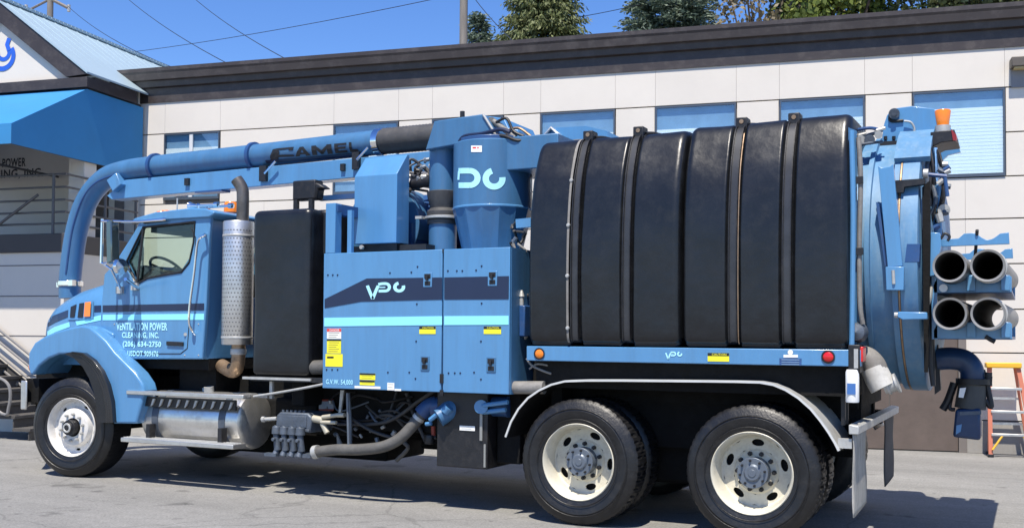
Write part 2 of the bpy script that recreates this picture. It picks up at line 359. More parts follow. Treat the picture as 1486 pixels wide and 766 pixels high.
# stepped brown fascia
fas = [(-0.02, 5.525), (-0.022, 5.77), (-0.085, 5.785), (-0.095, 5.865), (-0.10, 5.88), (-0.145, 5.895), (-0.16, 6.00), (-0.175, 6.035), (-0.175, 6.095), (0.30, 6.095), (0.30, 5.525)]
fx = -14.08
obj('fascia', prism(fas, fx, UR, 'x'), brown, bld, smooth=0)
obj('roof', box(UL + .3, UR, 0.3, 14, 5.8, 5.95), mat('flat_roof', (0.25, 0.25, 0.25), 0.9), bld)
obj('side_wall', join(box(UL, UL + .2, 0.3, 14, 0, 5.8), box(UR - .2, UR, 0.3, 14, 0, 5.8), box(UL, UR, 13.8, 14, 0, 5.8)), stucco, bld)
for i, (a, b, zb) in enumerate(wins):
    wf = empty('window', bld, (a, 0, zb)); W = b - a; H = 4.972 - zb; fr = 0.024
    fm = obj('frame', prism([(0, 0), (W, 0), (W, H), (0, H)], -0.02, 0.045, 'y', [[(fr, fr + .02), (W - fr, fr + .02), (W - fr, H - fr), (fr, H - fr)]]), winframe, wf, smooth=0)
    if i == 0: obj('mullion', box(W * .46, W * .52, -0.015, 0.02, fr + .02, H - fr), whiteframe, wf)
    obj('glass_pane', box(fr, W - fr, -0.006, -0.002, fr + .02, H - fr), winglass, wf, smooth=0)
    obj('room_plate', box(.01, W - .01, .036, .044, .01, H - .01), darkroom, wf)  # flat plate, the dimness of the room is painted into its bluish colour
    bh = {1: .7, 2: .72, 3: .70, 4: .68, 5: .72, 6: .77}.get(i, .7)
    if i < 2:
        obj('blind', box(fr, W - fr, .012, .018, H * .18, H * .78), blindm, wf, smooth=0)
    else:
        n = int((H * bh) / .048); V = []
        for k in range(n): V.append(([(fr, .014, fr + .02 + k * .048), (W - fr, .014, fr + .02 + k * .048), (W - fr, .0165, fr + .02 + k * .048 + .050), (fr, .0165, fr + .02 + k * .048 + .050)], [[0, 1, 2, 3]]))
        obj('blind', join(*V), blindm, wf, smooth=0)
    if i == 0:
        obj('shelf_item', join(box(.20, .45, .008, .030, .07, .16)), mat('violet_card', (.22, .16, .5)), wf)
# brown door with frame
dr = empty('door', bld, (0, 0, 0))
dw = DOOR[1] - DOOR[0]
obj('door_frame', prism([(DOOR[0], 0), (DOOR[0] + .1, 0), (DOOR[0] + .1, DOOR[2] - .1), (DOOR[1] - .1, DOOR[2] - .1), (DOOR[1] - .1, 0), (DOOR[1], 0), (DOOR[1], DOOR[2]), (DOOR[0], DOOR[2])], -.02, .05), mat('grey_brown_door_frame', (.17, .15, .135), .7), dr, smooth=0)
mid = (DOOR[0] + DOOR[1]) / 2
for a, b in ((DOOR[0] + .1, mid - .003), (mid + .003, DOOR[1] - .1)):
    obj('door_leaf', box(a + .004, b - .004, .02, .049, .015, DOOR[2] - .105), browndoor, dr, bevel=.003)
# floodlight at the right
fl = empty('wall_floodlight', bld, (0, 0, 0))
u0, zt = 0.245, 5.345
obj('housing', box(u0, u0 + .34, -.20, 0.0, zt - .13, zt), mat('bronze_light_housing', (.10, .085, .07), .5), fl, bevel=.01)
obj('lens', box(u0 + .04, u0 + .3, -.17, -.03, zt - .15, zt - .132), mat('yellowed_lens', (.5, .4, .2), .4), fl)
obj('back_plate', box(u0 + .02, u0 + .30, -.03, -.001, zt - .38, zt - .15), mat('grey_back_plate', (.22, .22, .23), .6), fl)

# ================================================================ gabled entrance portico at the left
por = thing('entrance_portico', 'gabled entrance porch with pale metal roof and blue awning at the left end', 'porch', BO, BROT)
uR, uL_, uM = -13.40, -16.90, -15.15; zE, zP = 5.66, 6.98; fr = -1.6
def roofslab(s):
    e = (uR, zE) if s > 0 else (uL_, zE); k = 0.03
    return prism([(e[0] + (.02 if s > 0 else -.02), e[1] - .0), (uM, zP), (uM, zP + k), (e[0] + (.02 if s > 0 else -.02), e[1] + k)], fr, 3.2, 'y')
r1 = obj('roof', join(roofslab(1), roofslab(-1)), metalroof, por, smooth=0)
V = []
for s in (1, -1):
    e = uR if s > 0 else uL_
    for k in range(17):
        y = fr + .15 + k * .28
        V.append(prism([(e, zE + .03), (uM, zP + .03), (uM, zP + .042), (e, zE + .042)], y, y + .018, 'y'))
rs = obj('standing_seam', join(*V), metalroof, r1, smooth=0); rs['kind'] = 'stuff'
obj('ridge_cap', join(*[box(uM - .06, uM + .06, fr + .1 * k, fr + .1 * k + .085, zP + .02, zP + .07) for k in range(46)]), metalroof, r1, smooth=0)
wtri = [(uL_ + .35, zE - .06), (uR - .35, zE - .06), (uM, zP - .30)]
obj('gable_panel', prism(wtri, fr + .10, fr + .2), stucco, por, smooth=0)
for s in (1, -1):
    e = uR if s > 0 else uL_; dx = -.40 * s
    obj('rake_board', prism([(e, zE), (uM, zP - .0), (uM, zP - .33), (e + dx, zE - .02)], fr + .02, fr + .14), brown, por, smooth=0)
obj('eave_board', join(box(uL_, uR, fr + .03, fr + .22, zE - .2, zE - .04), box(uR - .14, uR - .0, fr + .22, -.30, zE - .2, zE - .01), box(uL_, uL_ + .14, fr + .22, -.30, zE - .2, zE - .01)), brown, por, smooth=0)
obj('soffit', box(uL_ + .14, uR - .14, fr + .22, 0, zE - .19, zE - .15), brown, por)
# blue swirl logo on the gable
swb = mat('blue_logo_paint', (.02, .11, .55), .5); 
cx, cz = -15.15, 6.09
lg = join(put(ribbon(arc(.5, .5, .42, 150, 395, 22), .16), cx - .22, cx + .3, cz - .26, cz + .24, fr + .092), put(ribbon([(.52, .95), (.44, .75), (.52, .55)], .16), cx - .1, cx + .42, cz - .2, cz + .3, fr + .090), put(ribbon(arc(.5, .5, .2, 180, 380, 16), .13), cx - .22, cx + .34, cz - .22, cz + .3, fr + .094))
obj('logo', lg, swb, por, smooth=0)
# awning: a box of canvas with a sloping front
AL, AR = -16.85, -13.45
aw = empty('awning', por)
prof = [(-3.10, 4.28), (-3.10, 4.57), (-1.50, 5.43), (-0.06, 5.43)]
th = .012
obj('canvas_top', join(*[prism([(a[0], a[1]), (b[0], b[1]), (b[0], b[1] + th), (a[0] - .003, a[1] + th * .6)], AL, AR, 'x') for a, b in zip(prof[1:], prof[2:])]), awningm, aw, smooth=0)
obj('valance', box(AL, AR, -3.112, -3.10, 4.28, 4.575), awningm, aw)
for u in (AR - .012, AL): obj('canvas_side', prism([(-0.06, 4.28)] + prof, u, u + .012, 'x'), awningm, aw, smooth=0)
obj('awning_pole', join(*[tube([(u, -3.08, 4.30), (u, -.1, 4.30)], .02, 8) for u in (AL + .05, uM, AR - .05)]), railm, aw)
tx = put(text2d('WWW.VPCINC.COM'), -15.9, -14.02, 4.36, 4.48, -3.116) if False else None
# porch walls, landing, column
LD = -1.95
obj('landing_wall', join(box(-19.5, AR, LD, LD + .2, 0, 2.80), box(AR - .2, AR, LD + .2, -.02, 0, 2.80)), stucco, por, smooth=0)
obj('wall_joint', join(*[box(-19.5, AR + .004, LD - .004, LD - .001, z - .008, z + .008) for z in (.88, 1.5, 2.12, 2.6)]), jointm, por, smooth=0)
obj('landing_slab', box(-19.5, AR + .02, LD - .04, -.02, 2.80, 3.09), mat('dark_landing_edge', (.05, .045, .045), .6), por, bevel=.01)
obj('back_wall', join(box(-19.5, UL + .01, -.06, .25, 0, 5.9)), stucco, por)
obj('column', box(-13.82, -13.52, -1.45, -1.15, 3.09, zE - .2), stucco, por, bevel=.01)
obj('porch_door', box(-14.46, -14.12, -.09, -.06, 3.09, 5.1), browndoor, por)
obj('porch_door_frame', box(-13.98, -13.80, -.085, -.06, 3.09, 5.1), jointm, por)
bt = mat('dark_wall_lettering', (.03, .03, .035), .6)
obj('wall_lettering', join(put(text2d('CLEANING, INC.', bold=.02), -17.1, -15.50, 4.30, 4.48, -.066), put(text2d('VENTILATION POWER', bold=.02), -17.4, -15.88, 4.52, 4.68, -.066)), bt, por, smooth=0)
# railing on the landing
rl = empty('landing_railing', por)
R = []
for z in (4.02, 3.82, 3.62, 3.43, 3.25): R.append(tube([(-19.4, LD + .05, z), (AR - .05, LD + .05, z), (AR - .05, -.1, z)], .018, 6))
obj('rail', join(*R), railm, rl)
for p in [(-17.9, LD + .05), (-16.45, LD + .05), (-15.02, LD + .05), (-13.72, LD + .05), (AR - .05, -.95), (AR - .05, -.15)]:
    obj('post', cyl((p[0], p[1], 3.09), (p[0], p[1], 4.03), .024, n=8), railm, rl)
obj('brace', tube([(-14.95, LD - .02, 3.09), (-13.95, LD - .02, 3.70)], .022, 6), railm, rl)
# stairs going down to the right along the landing wall
st = empty('stairs', por)
nst = 17; rise = 2.99 / nst * 1.0; run = .27
for k in range(nst - 1):
    z = (k + 1) * 0.176; u1 = -13.10 - k * run
    obj('step', join(box(u1 - run - .04, u1, -3.02, LD - .02, z - .05, z), box(u1 - .05, u1 - .03, -3.0, LD - .02, z - .175, z - .052)), stepm, st, bevel=.004, seg=1)
slope = .176 / run
def sr(u): return (-13.10 - u) * slope
for off, rr in ((.63, .022), (.44, .017), (.24, .017), (.05, .022)):
    obj('stair_rail', tube([(-18.0, -2.03, sr(-18.0) + off), (-13.35, -2.03, sr(-13.35) + off)], rr, 8), railpale, st)
for u in (-13.45, -15.0, -16.5): obj('stair_post', cyl((u, -2.03, max(0, sr(u) - .2)), (u, -2.03, sr(u) + .64), .022, n=8), railpale, st)
obj('stair_loop', tube(smoothpath([(-14.6, -3.06, 1.35), (-13.75, -3.06, .95), (-13.50, -3.06, .84), (-13.42, -3.06, .70), (-13.44, -3.06, .48), (-13.55, -3.06, .38), (-14.2, -3.06, .75)], 5), .022, 8), railpale, st)
obj('stair_stringer', prism([(-18.2, sr(-18.2) - .2), (-13.35, -.0 + .01), (-13.12, .0), (-13.12, .17), (-18.2, sr(-18.2) + .14)], -1.99, -1.97), stepm, st, smooth=0)

# ================================================================ step ladder against the wall
lad = thing('step_ladder', 'orange and yellow fibreglass step ladder standing against the wall by the brown door', 'ladder', BO, BROT)
def LP(px, py, d): a, b = BP(px, py, d); return a, b
u0t, u1t = -.075, .275; u0b, u1b = -.055 - .03, .46; zt = 1.20
fd = -.46; bd = -.08
def railg(ut, ub, dt, db, ww=.055, dd=.03): 
    V = []
    for z, u, d in ((0, ub, db), (zt, ut, dt)):
        V += [(u - ww / 2, d - dd / 2, z), (u + ww / 2, d - dd / 2, z), (u + ww / 2, d + dd / 2, z), (u - ww / 2, d + dd / 2, z)]
    return V, [[0, 1, 2, 3], [7, 6, 5, 4], [0, 4, 5, 1], [1, 5, 6, 2], [2, 6, 7, 3], [3, 7, 4, 0]]
for ut, ub in ((u0t, u0b), (u1t, u1b)): obj('front_rail', railg(ut, ub, -.30, fd), orangefg, lad, bevel=.004)
for ut, ub in ((u0t + .03, u0b + .03), (u1t - .03, u1b - .02)): obj('rear_rail', railg(ut, ub, -.22, bd, .035, .025), orangefg, lad, bevel=.003)
obj('top_cap', box(u0t - .04, u1t + .04, -.36, -.17, zt - .03, zt + .04), yellowpl, lad, bevel=.012)
for z in (.30, .60, .90):
    t = z / zt; a = u0b + (u0t - u0b) * t; b = u1b + (u1t - u1b) * t; d = fd + (-.30 - fd) * t
    obj('step', box(a + .01, b - .01, d - .04, d + .05, z - .02, z + .012), alu, lad, bevel=.004)
for z in (.42, .76):
    t = z / zt; a = u0b + (u0t - u0b) * t + .03; b = u1b + (u1t - u1b) * t - .03; d = bd + (-.22 - bd) * t
    obj('rear_brace', box(a, b, d - .008, d + .008, z - .015, z + .015), alu, lad)
for s, u in ((1, u0b + .02), (-1, u1b - .02)): obj('corner_brace', tube([(u, fd - .02, .10), (u + s * .13, fd + .015, .29)], .014, 6), yellowpl, lad)
for u, d in ((u0b, fd), (u1b, fd), (u0b + .03, bd), (u1b - .02, bd)): obj('foot', box(u - .035, u + .035, d - .03, d + .03, 0, .04), black, lad, bevel=.005)

# ================================================================ trees, poles, wires beyond the roof (x along facade, y behind, in building frame)
def W3(u, v, z): p = BO + BX * u + BY * v; return Vector((p.x, p.y, z))
def leafmat(name, c, c2):
    M = bpy.data.materials.new(name); M.use_nodes = True; n = M.node_tree; L = n.links; b = n.nodes['Principled BSDF']; b.inputs['Roughness'].default_value = .6
    gn = n.nodes.new('ShaderNodeNewGeometry'); x = n.nodes.new('ShaderNodeMix'); x.data_type = 'RGBA'; x.inputs[6].default_value = (*c, 1); x.inputs[7].default_value = (*c2, 1)
    L.new(gn.outputs['Random Per Island'], x.inputs[0]); L.new(x.outputs[2], b.inputs['Base Color'])
    t = n.nodes.new('ShaderNodeBsdfTranslucent'); L.new(x.outputs[2], t.inputs[0]); ms = n.nodes.new('ShaderNodeMixShader'); ms.inputs[0].default_value = .25
    L.new(b.outputs[0], ms.inputs[1]); L.new(t.outputs[0], ms.inputs[2]); L.new(ms.outputs[0], n.nodes['Material Output'].inputs[0])
    return M
lf_g = leafmat('olive_needles', (.07, .10, .03), (.22, .24, .10))
lf_b = leafmat('blue_green_needles', (.06, .10, .07), (.18, .23, .17))
lf_l = leafmat('fresh_green_leaves', (.08, .13, .02), (.24, .28, .06))
lf_n = leafmat('brown_twigs', (.12, .10, .06), (.25, .21, .13))
def quad(V, F, p, d, wv, l, ww):
    k = len(V); V += [p, p + d * l * .5 + wv * ww, p + d * l, p + d * l * .5 - wv * ww]; F.append([k, k + 1, k + 2, k + 3])
def conifer(name, label, u, v, H, R, z0, mt, n, droop, seed, col=None):
    rnd = random.Random(seed); t = thing(name, label, 'tree', W3(u, v, 0), 0)
    obj('trunk', tube([(0, 0, 0), (.05, .02, H * .5), (0, 0, H * .98)], [.32, .2, .03], 10), bark, t)
    V = []; F = []; B = []
    nb = n
    for i in range(nb):
        z = z0 + (H - z0) * (rnd.random() ** 1.1); fr = (H - z) / (H - z0); a = rnd.random() * 2 * PI
        Lb = R * (fr ** .75) * rnd.uniform(.75, 1.12) + .12
        dr = Vector((math.cos(a), math.sin(a), 0)); dz = rnd.uniform(.0, .25)
        if i % 3 == 0: B.append(tube([(0, 0, z), tuple(dr * Lb * .6 + Vector((0, 0, z + dz * Lb * .5))), tuple(dr * Lb + Vector((0, 0, z + dz * Lb - droop * .3)))], [.03, .018, .006], 4))
        m = int(26 + 44 * Lb / 2)
        for j in range(m):
            s = rnd.uniform(.25, 1.0); p = dr * Lb * s + Vector((rnd.gauss(0, .12), rnd.gauss(0, .12), z + dz * Lb * s - droop * s * s * .3 + rnd.gauss(0, .06)))
            d = (dr * rnd.uniform(.3, 1) + Vector((rnd.gauss(0, .5), rnd.gauss(0, .5), -droop * rnd.uniform(.4, 1.6) + rnd.gauss(0, .2)))).normalized()
            wv = d.cross(Vector((rnd.gauss(0, 1), rnd.gauss(0, 1), rnd.gauss(0, 1)))).normalized()
            quad(V, F, p, d, wv, rnd.uniform(.14, .32), rnd.uniform(.022, .05))
    obj('branches', join(*B), bark, t); obj('crown', (V, F), mt, t, smooth=0)
    return t
conifer('conifer_tree', 'tall olive green weeping conifer above the roof, right of the wooden utility pole', -14.3, 30, 24.0, 2.7, 9.0, lf_g, 1300, .9, 3)
conifer('conifer_tree', 'blue green spruce behind the roofline, between the weeping conifer and the bare branches', -8.45, 30, 23.0, 3.0, 9.0, lf_b, 1400, .15, 4)
conifer('conifer_tree', 'small spire of a conifer just right of the wooden utility pole', -17.35, 30, 16.35, 1.7, 10.0, lf_b, 260, .2, 5)
def broadleaf(label, u, v, H, R, mt, n, seed, cat='tree'):
    rnd = random.Random(seed); t = thing('broadleaf_tree', label, cat, W3(u, v, 0), 0)
    br = [tube([(0, 0, 0), (.1, 0, H * .35), (0, .1, H * .6)], [.3, .24, .14], 8)]
    cl = []
    for i in range(60):
        a = rnd.random() * 2 * PI; q = R * rnd.uniform(.2, .9); p = Vector((math.cos(a) * q, math.sin(a) * q, H * .45 + rnd.uniform(0, H * .5) * (1 - .35 * q / R)))
        cl.append((p, rnd.uniform(.6, 1.15) * R * .33)); mid = Vector((p.x * .4, p.y * .4, H * .5 + (p.z - H * .5) * .4))
        br.append(tube([(0, 0, H * .35), tuple(mid), tuple(p)], [.1, .06, .02], 5))
    obj('trunk', join(*br), bark, t)
    V = []; F = []
    for c, r in cl:
        for j in range(n):
            d0 = Vector((rnd.gauss(0, 1), rnd.gauss(0, 1), rnd.gauss(0, .8))).normalized(); p = c + d0 * r * (rnd.random() ** .4)
            d = Vector((rnd.gauss(0, 1), rnd.gauss(0, 1), rnd.gauss(0, 1))).normalized(); wv = d.cross(d0 + Vector((.01, 0, 0))).normalized()
            quad(V, F, p, d, wv, rnd.uniform(.16, .32), rnd.uniform(.06, .12))
    obj('crown', (V, F), mt, t, smooth=0); return t
broadleaf('sparse brown tree beside the blue green spruce above the roofline', -4.6, 30, 21, 3.0, lf_n, 60, 11)
broadleaf('bright green leafy tree above the roof, left of the darkest trees', -1.6, 30, 22.0, 3.4, lf_l, 420, 12)
broadleaf('olive leafy tree above the roofline near the upper right corner', 2.9, 31, 23.0, 4.0, lf_g, 420, 13)
broadleaf('rightmost dark green tree above the roof', 8.4, 32, 24.0, 4.4, lf_g, 420, 14)
# utility poles
up = thing('utility_pole', 'grey wooden utility pole rising behind the building roof near the conifers', 'utility pole', W3(-14.6, 20, 0), BROT)
obj('pole', tube([(0, 0, 0), (0, 0, 15.5)], [.17, .14], 14), wood, up)
obj('crossarm', box(-1.1, 1.1, -.1, 0, 15.0, 15.12), wood, up)
for x in (-1, -.4, .4, 1): obj('insulator', cyl((x, -.05, 15.12), (x, -.05, 15.28), .04, n=8), galv, up)
pz = BP(73, 8, -35)
u2 = thing('utility_pole', 'distant utility pole with a crossarm above the pale metal roof', 'utility pole', W3(pz[0], 35, 0), BROT)
obj('pole', tube([(0, 0, 0), (0, 0, pz[1] + 1.5)], [.2, .17], 12), wood, u2)
a1 = BP(38, 10, -35); a2 = BP(100, 10, -35)
obj('crossarm', join(tube([(a1[0] - pz[0], 0, a1[1] - .3), (-.05, 0, pz[1] + .35)], .07, 6), tube([(.05, 0, pz[1] + .35), (a2[0] - pz[0], 0, a2[1] - .1)], .1, 6)), wood, u2)
for a in (a1, a2): obj('insulator', cyl((a[0] - pz[0], 0, a[1] - .3), (a[0] - pz[0], 0, a[1] + .1), .09, n=8), galv, u2)
wires = [((98, 9, 34.9), (250, 98, 12), 'lowest power line running from the distant pole down to the pale roof'),
         ((170, -15, 30), (335, 95, 12), 'middle power line sloping down across the blue sky at the left'),
         ((262, -20, 30), (415, 86, 12), 'right hand power line of the three sloping down at the left'),
         ((110, 85, 34), (640, -3, 22), 'thin power line crossing the others almost level in the sky'),
         ((684, -8, 22), (745, 60, 14), 'power line dropping steeply from the wooden pole by the weeping conifer'),
         ((840, 25, 24), (928, 7, 26), 'short level power line between the two large conifers'),
         ((642, 78, 14), (700, 52, 24), 'thin low line beside the foot of the wooden utility pole')]
for (x0, y0, d0), (x1, y1, d1), lb in wires:
    a = BP(x0, y0, -d0); b = BP(x1, y1, -d1); A = W3(a[0], d0, a[1]); Bv = W3(b[0], d1, b[1]); path = []
    for k in range(13):
        t = k / 12; p = A.lerp(Bv, t); p.z -= .25 * 4 * t * (1 - t) * (A - Bv).length / 30; path.append(p)
    tag(obj('power_line', tube(path, .014, 5), black), lb, 'power line', 'power lines above the roofs')

# ================================================================ the vacuum truck (x towards the rear, y away from the camera side, z up)
TK = thing('vacuum_truck', 'blue sewer vacuum truck with black water tanks, boom over the cab and rear tube rack', 'truck', (0, 0, 0))
YC = 1.25
# ---- wheels
def tyre_geo(R, Rb, W, lugs, depth, n=240):
    prof = [(Rb, .03), (Rb + .015, .012), (Rb + .04, .004), (Rb + .09, -.012), (Rb + (R - Rb) * .55, -.016), (R - .07, -.004), (R - .035, .012), (R - .018, .022), (R - .004, .038), (R, .055),
            (R, .085), (R + .002, .12), (R + .002, W - .12), (R, W - .085), (R, W - .055), (R - .004, W - .038), (R - .018, W - .022), (R - .035, W - .012), (R - .07, W + .004), (Rb + (R - Rb) * .5, W + .012), (Rb + .03, W), (Rb, W - .03)]
    def fr(i, k, r):
        ph = (k * lugs / n) % 1.0
        if i in (8, 15): return r - (depth * .35 if ph > .70 else 0)
        if i in (9, 10, 13, 14): return r - (depth if ph > .70 else 0)
        if i in (11, 12): return r - (depth * .5 if .3 < ph < .45 else 0)
        return r
    g1 = lathe(prof, (0, 0, 0), 'y', n, False, fr)
    ridge = [lathe([(q, -.016), (q + .004, -.021), (q + .008, -.016)], (0, 0, 0), 'y', 96) for q in (Rb + .045, R - .085)]
    return join(g1, *ridge)
def nuts(r, y, n, name, mt, parent, rr=.017, h=.03, a0=18):
    first = None
    for k in range(n):
        a = math.radians(a0 + 360 * k / n); loc = (r * math.cos(a), y, r * math.sin(a))
        if first is None: first = obj(name, join(cyl((0, 0, 0), (0, -h, 0), rr, rr * .9, 6), cyl((0, -h, 0), (0, -h - .012, 0), rr * .55, n=8)), mt, parent, loc=loc)
        else: copyo(first, parent, loc)
def holed_disc(r0, r1, y, nh, rh, a_w, r_w, a0=0, M=36):       # annulus with oval hand holes
    V = []; F = []; st = 2 * PI / nh
    for h in range(nh):
        c = math.radians(a0) + st * h; b = len(V)
        for k in range(M):
            t = 2 * PI * k / M
            ct, s_ = math.cos(t), math.sin(t); sc_ = 1 / max(abs(ct), abs(s_))
            qr = (r0 + r1) / 2 + (r1 - r0) / 2 * s_ * sc_; qa = c + st / 2 * ct * sc_
            V.append((qr * math.cos(qa), y, qr * math.sin(qa)))
            hx, hy = a_w * ct, r_w * s_; R_ = rh + hy; A = c + hx / rh
            V.append((R_ * math.cos(A), y, R_ * math.sin(A))); V.append((R_ * math.cos(A), y + .015, R_ * math.sin(A)))
        for k in range(M):
            i = b + 3 * k; j = b + 3 * ((k + 1) % M); F += [[i, j, j + 1, i + 1], [i + 1, j + 1, j + 2, i + 2]]
    return V, F
tyre_r = tyre_geo(.52, .305, .28, 52, .013); tyre_f = tyre_geo(.535, .305, .36, 70, .005)
def rear_rim(parent, outer):
    # deep dish: lip, barrel, disc
    obj('rim', join(lathe([(.300, .05), (.314, .022), (.318, .010), (.311, .004), (.303, .012), (.292, .045), (.280, .10), (.274, .168), (.262, .176)], (0, 0, 0), 'y', 64), holed_disc(.175, .263, .176, 5, .222, .048, .027, 15), lathe([(.176, .176), (.168, .170), (.160, .160), (.10, .160)], (0, 0, 0), 'y', 64),
                     lathe([(.292, .26), (.28, .20), (.274, .176)], (0, 0, 0), 'y', 64)), wheelwhite, parent, smooth=30)
    obj('brake_drum', cyl((0, .215, 0), (0, .27, 0), .27, n=32), under, parent)
    obj('hub', join(cyl((0, .165, 0), (0, .06, 0), .115, .108, 32), cyl((0, .06, 0), (0, .045, 0), .118, .118, 32), cyl((0, .045, 0), (0, .03, 0), .07, .055, 24), cyl((0, .03, 0), (0, .024, 0), .03, n=16)), hubgrey, parent, bevel=.003)
    nuts(.096, .046, 8, 'axle_stud', steelblk, parent, .010, .02, 10); nuts(.1425, .160, 10, 'lug_nut', steelblk, parent, .019, .03, 0)
WR = []
def rear_wheel(loc, far=False):
    w_ = empty('wheel', TK, loc, PI if far else 0)
    if not WR:
        obj('tyre', tyre_r, rubber, w_, smooth=25); rear_rim(w_, True); WR.append(w_)
    else:
        for ch in list(WR[0].children): copyo(ch, w_)
    i_ = empty('wheel', TK, (loc[0], loc[1] + (-.33 if far else .33), loc[2]), PI if far else 0)   # inner dual
    copyo([c for c in WR[0].children if c.name.startswith('tyre')][0], i_)
    copyo(inner_rim, i_)
inner_rim = obj('rim', lathe([(.312, 0.01), (.30, .02), (.28, .10), (.28, .27), (.312, .275)], (0, 0, 0), 'y', 40), wheelwhite, None)
XR1, XR2, XF = -1.43, 0.0, -7.36
rear_wheel((XR2, 0, .52)); 
for ch in (): pass
rear_wheel((XR1, 0, .52)); rear_wheel((XR2, 2.5, .52), True); rear_wheel((XR1, 2.5, .52), True)
bpy.data.objects.remove(inner_rim)
for wq in [c for c in TK.children if c.name.startswith('wheel')]: wq.rotation_euler.y = random.uniform(-.4, .4) if abs(wq.location.y) > .5 else (0 if wq.location.x > -1 else .35)
def front_wheel(loc, far, steer):
    w_ = empty('wheel', TK, loc, (PI if far else 0) + steer)
    obj('tyre', tyre_f, rubber, w_, smooth=25)
    obj('rim', join(lathe([(.300, .06), (.314, .022), (.318, .010), (.311, .002), (.303, .012), (.290, .04), (.283, .085), (.262, .095)], (0, 0, 0), 'y', 64), holed_disc(.215, .263, .095, 5, .243, .030, .014, 60), lathe([(.216, .095), (.206, .060), (.196, .040), (.185, .034), (.10, .034)], (0, 0, 0), 'y', 64)), mat('white_wheel_paint', (.66, .64, .60), .35, 0, .08, 6, .05, 30, .1, .40, (.30, .27, .23)), w_, smooth=30)
    obj('brake_drum', cyl((0, .13, 0), (0, .25, 0), .26, n=32), under, w_)
    obj('hub', join(cyl((0, .05, 0), (0, -.035, 0), .088, .080, 28), cyl((0, -.035, 0), (0, -.055, 0), .062, .05, 24), cyl((0, -.055, 0), (0, -.06, 0), .022, n=12)), steelblk, w_, bevel=.004)
    obj('hub_ring', lathe([(.030, -.058), (.034, -.064), (.048, -.064), (.052, -.056)], (0, 0, 0), 'y', 24), galv, w_); nuts(.1425, .034, 10, 'lug_nut', galv, w_, .016, .032, 12)
front_wheel((XF, .05, .535), False, math.radians(8)); front_wheel((XF, 2.45, .535), True, math.radians(8))

# ---- chassis
ch = obj('chassis', join(box(-8.3, .68, .80, .88, .80, 1.08), box(-8.3, .68, 1.62, 1.70, .80, 1.08), *[box(x, x + .1, .88, 1.62, .84, 1.04) for x in (-8.2, -5.6, -4.0, -2.4, -.8, .5)]), under, TK)
obj('axle', join(cyl((XF, .3, .52), (XF, 2.2, .52), .06), box(XF - .05, XF + .05, .5, 2.0, .48, .60)), under, ch)
for x in (XR1, XR2): obj('axle', join(cyl((x, .3, .52), (x, 2.2, .52), .09), lathe([(0, -.22), (.14, -.18), (.22, 0), (.14, .18), (0, .22)], (x, 1.25, .54), 'x', 20)), under, ch)
for q in ((-1.3, -.1, .78, .9, .55, .68), (-1.3, -.1, 1.6, 1.72, .55, .68), (-8.0, -6.7, .78, .88, .62, .70), (-8.0, -6.7, 1.62, 1.72, .62, .70)): obj('leaf_spring', box(*q), under, ch)
obj('walking_beam', box(-1.25, -.18, .72, .98, .30, .80), under, ch, bevel=.04); obj('walking_beam', box(-1.25, -.18, 1.5, 1.78, .26, .80), under, ch, bevel=.04)
for q in ((-.85, -.55, .70, .95, .62, .95), (-.85, -.55, 1.55, 1.8, .62, .95)): obj('spring_saddle', box(*q), under, ch)
obj('drive_shaft', tube([(-6.0, 1.25, .85), (-3.5, 1.25, .75), (XR1, 1.25, .60), (XR2, 1.25, .58)], .06, 12), under, ch)
obj('engine', join(box(-8.1, -6.6, .92, 1.58, .62, 1.6), box(-6.6, -5.9, 1.0, 1.5, .62, 1.15)), under, ch, bevel=.05)
obj('cab_floor', join(box(-7.05, -5.66, .30, 2.2, 1.18, 1.30), box(-7.0, -6.95, .32, 2.18, 1.0, 1.9), box(-6.2, -5.7, .45, 2.1, .95, 1.18)), under, ch)
obj('pump_frame', join(box(-4.55, -2.1, .62, .70, .62, 1.04), box(-4.6, -4.45, .3, 2.2, .85, 1.1), box(-3.95, -3.2, .75, 2.1, .66, 1.04), box(-3.1, -2.1, .9, 2.2, .50, 1.02), box(-4.3, -4.0, 1.0, 2.0, .70, 1.3)), under, ch, bevel=.02)
obj('tank_cradle', join(box(-1.86, .74, .12, 2.38, 1.12, 1.36), box(-1.86, .70, .55, 1.95, 1.0, 1.14), box(-1.8, -1.7, .3, 2.2, .9, 1.2), box(-1.0, .66, .70, 1.8, .8, 1.12)), under, ch)
for q in ((-6.3, -5.0, 1.75, 2.4, .42, 1.05), (S(350, 640, 1.9)[0], S(590, 640, 1.9)[0], 1.5, 2.3, S(590, 664, 1.9)[1], 1.2), (S(596, 600, 1.9)[0], S(632, 600, 1.9)[0], 1.6, 2.3, S(600, 634, 1.9)[1], 1.1), (S(638, 600, 1.9)[0], S(760, 600, 1.9)[0], 1.5, 2.42, .36, 1.1), (-5.5, -4.1, .62, 1.2, .55, .9)): obj('side_box', box(*q), under, ch, bevel=.03)
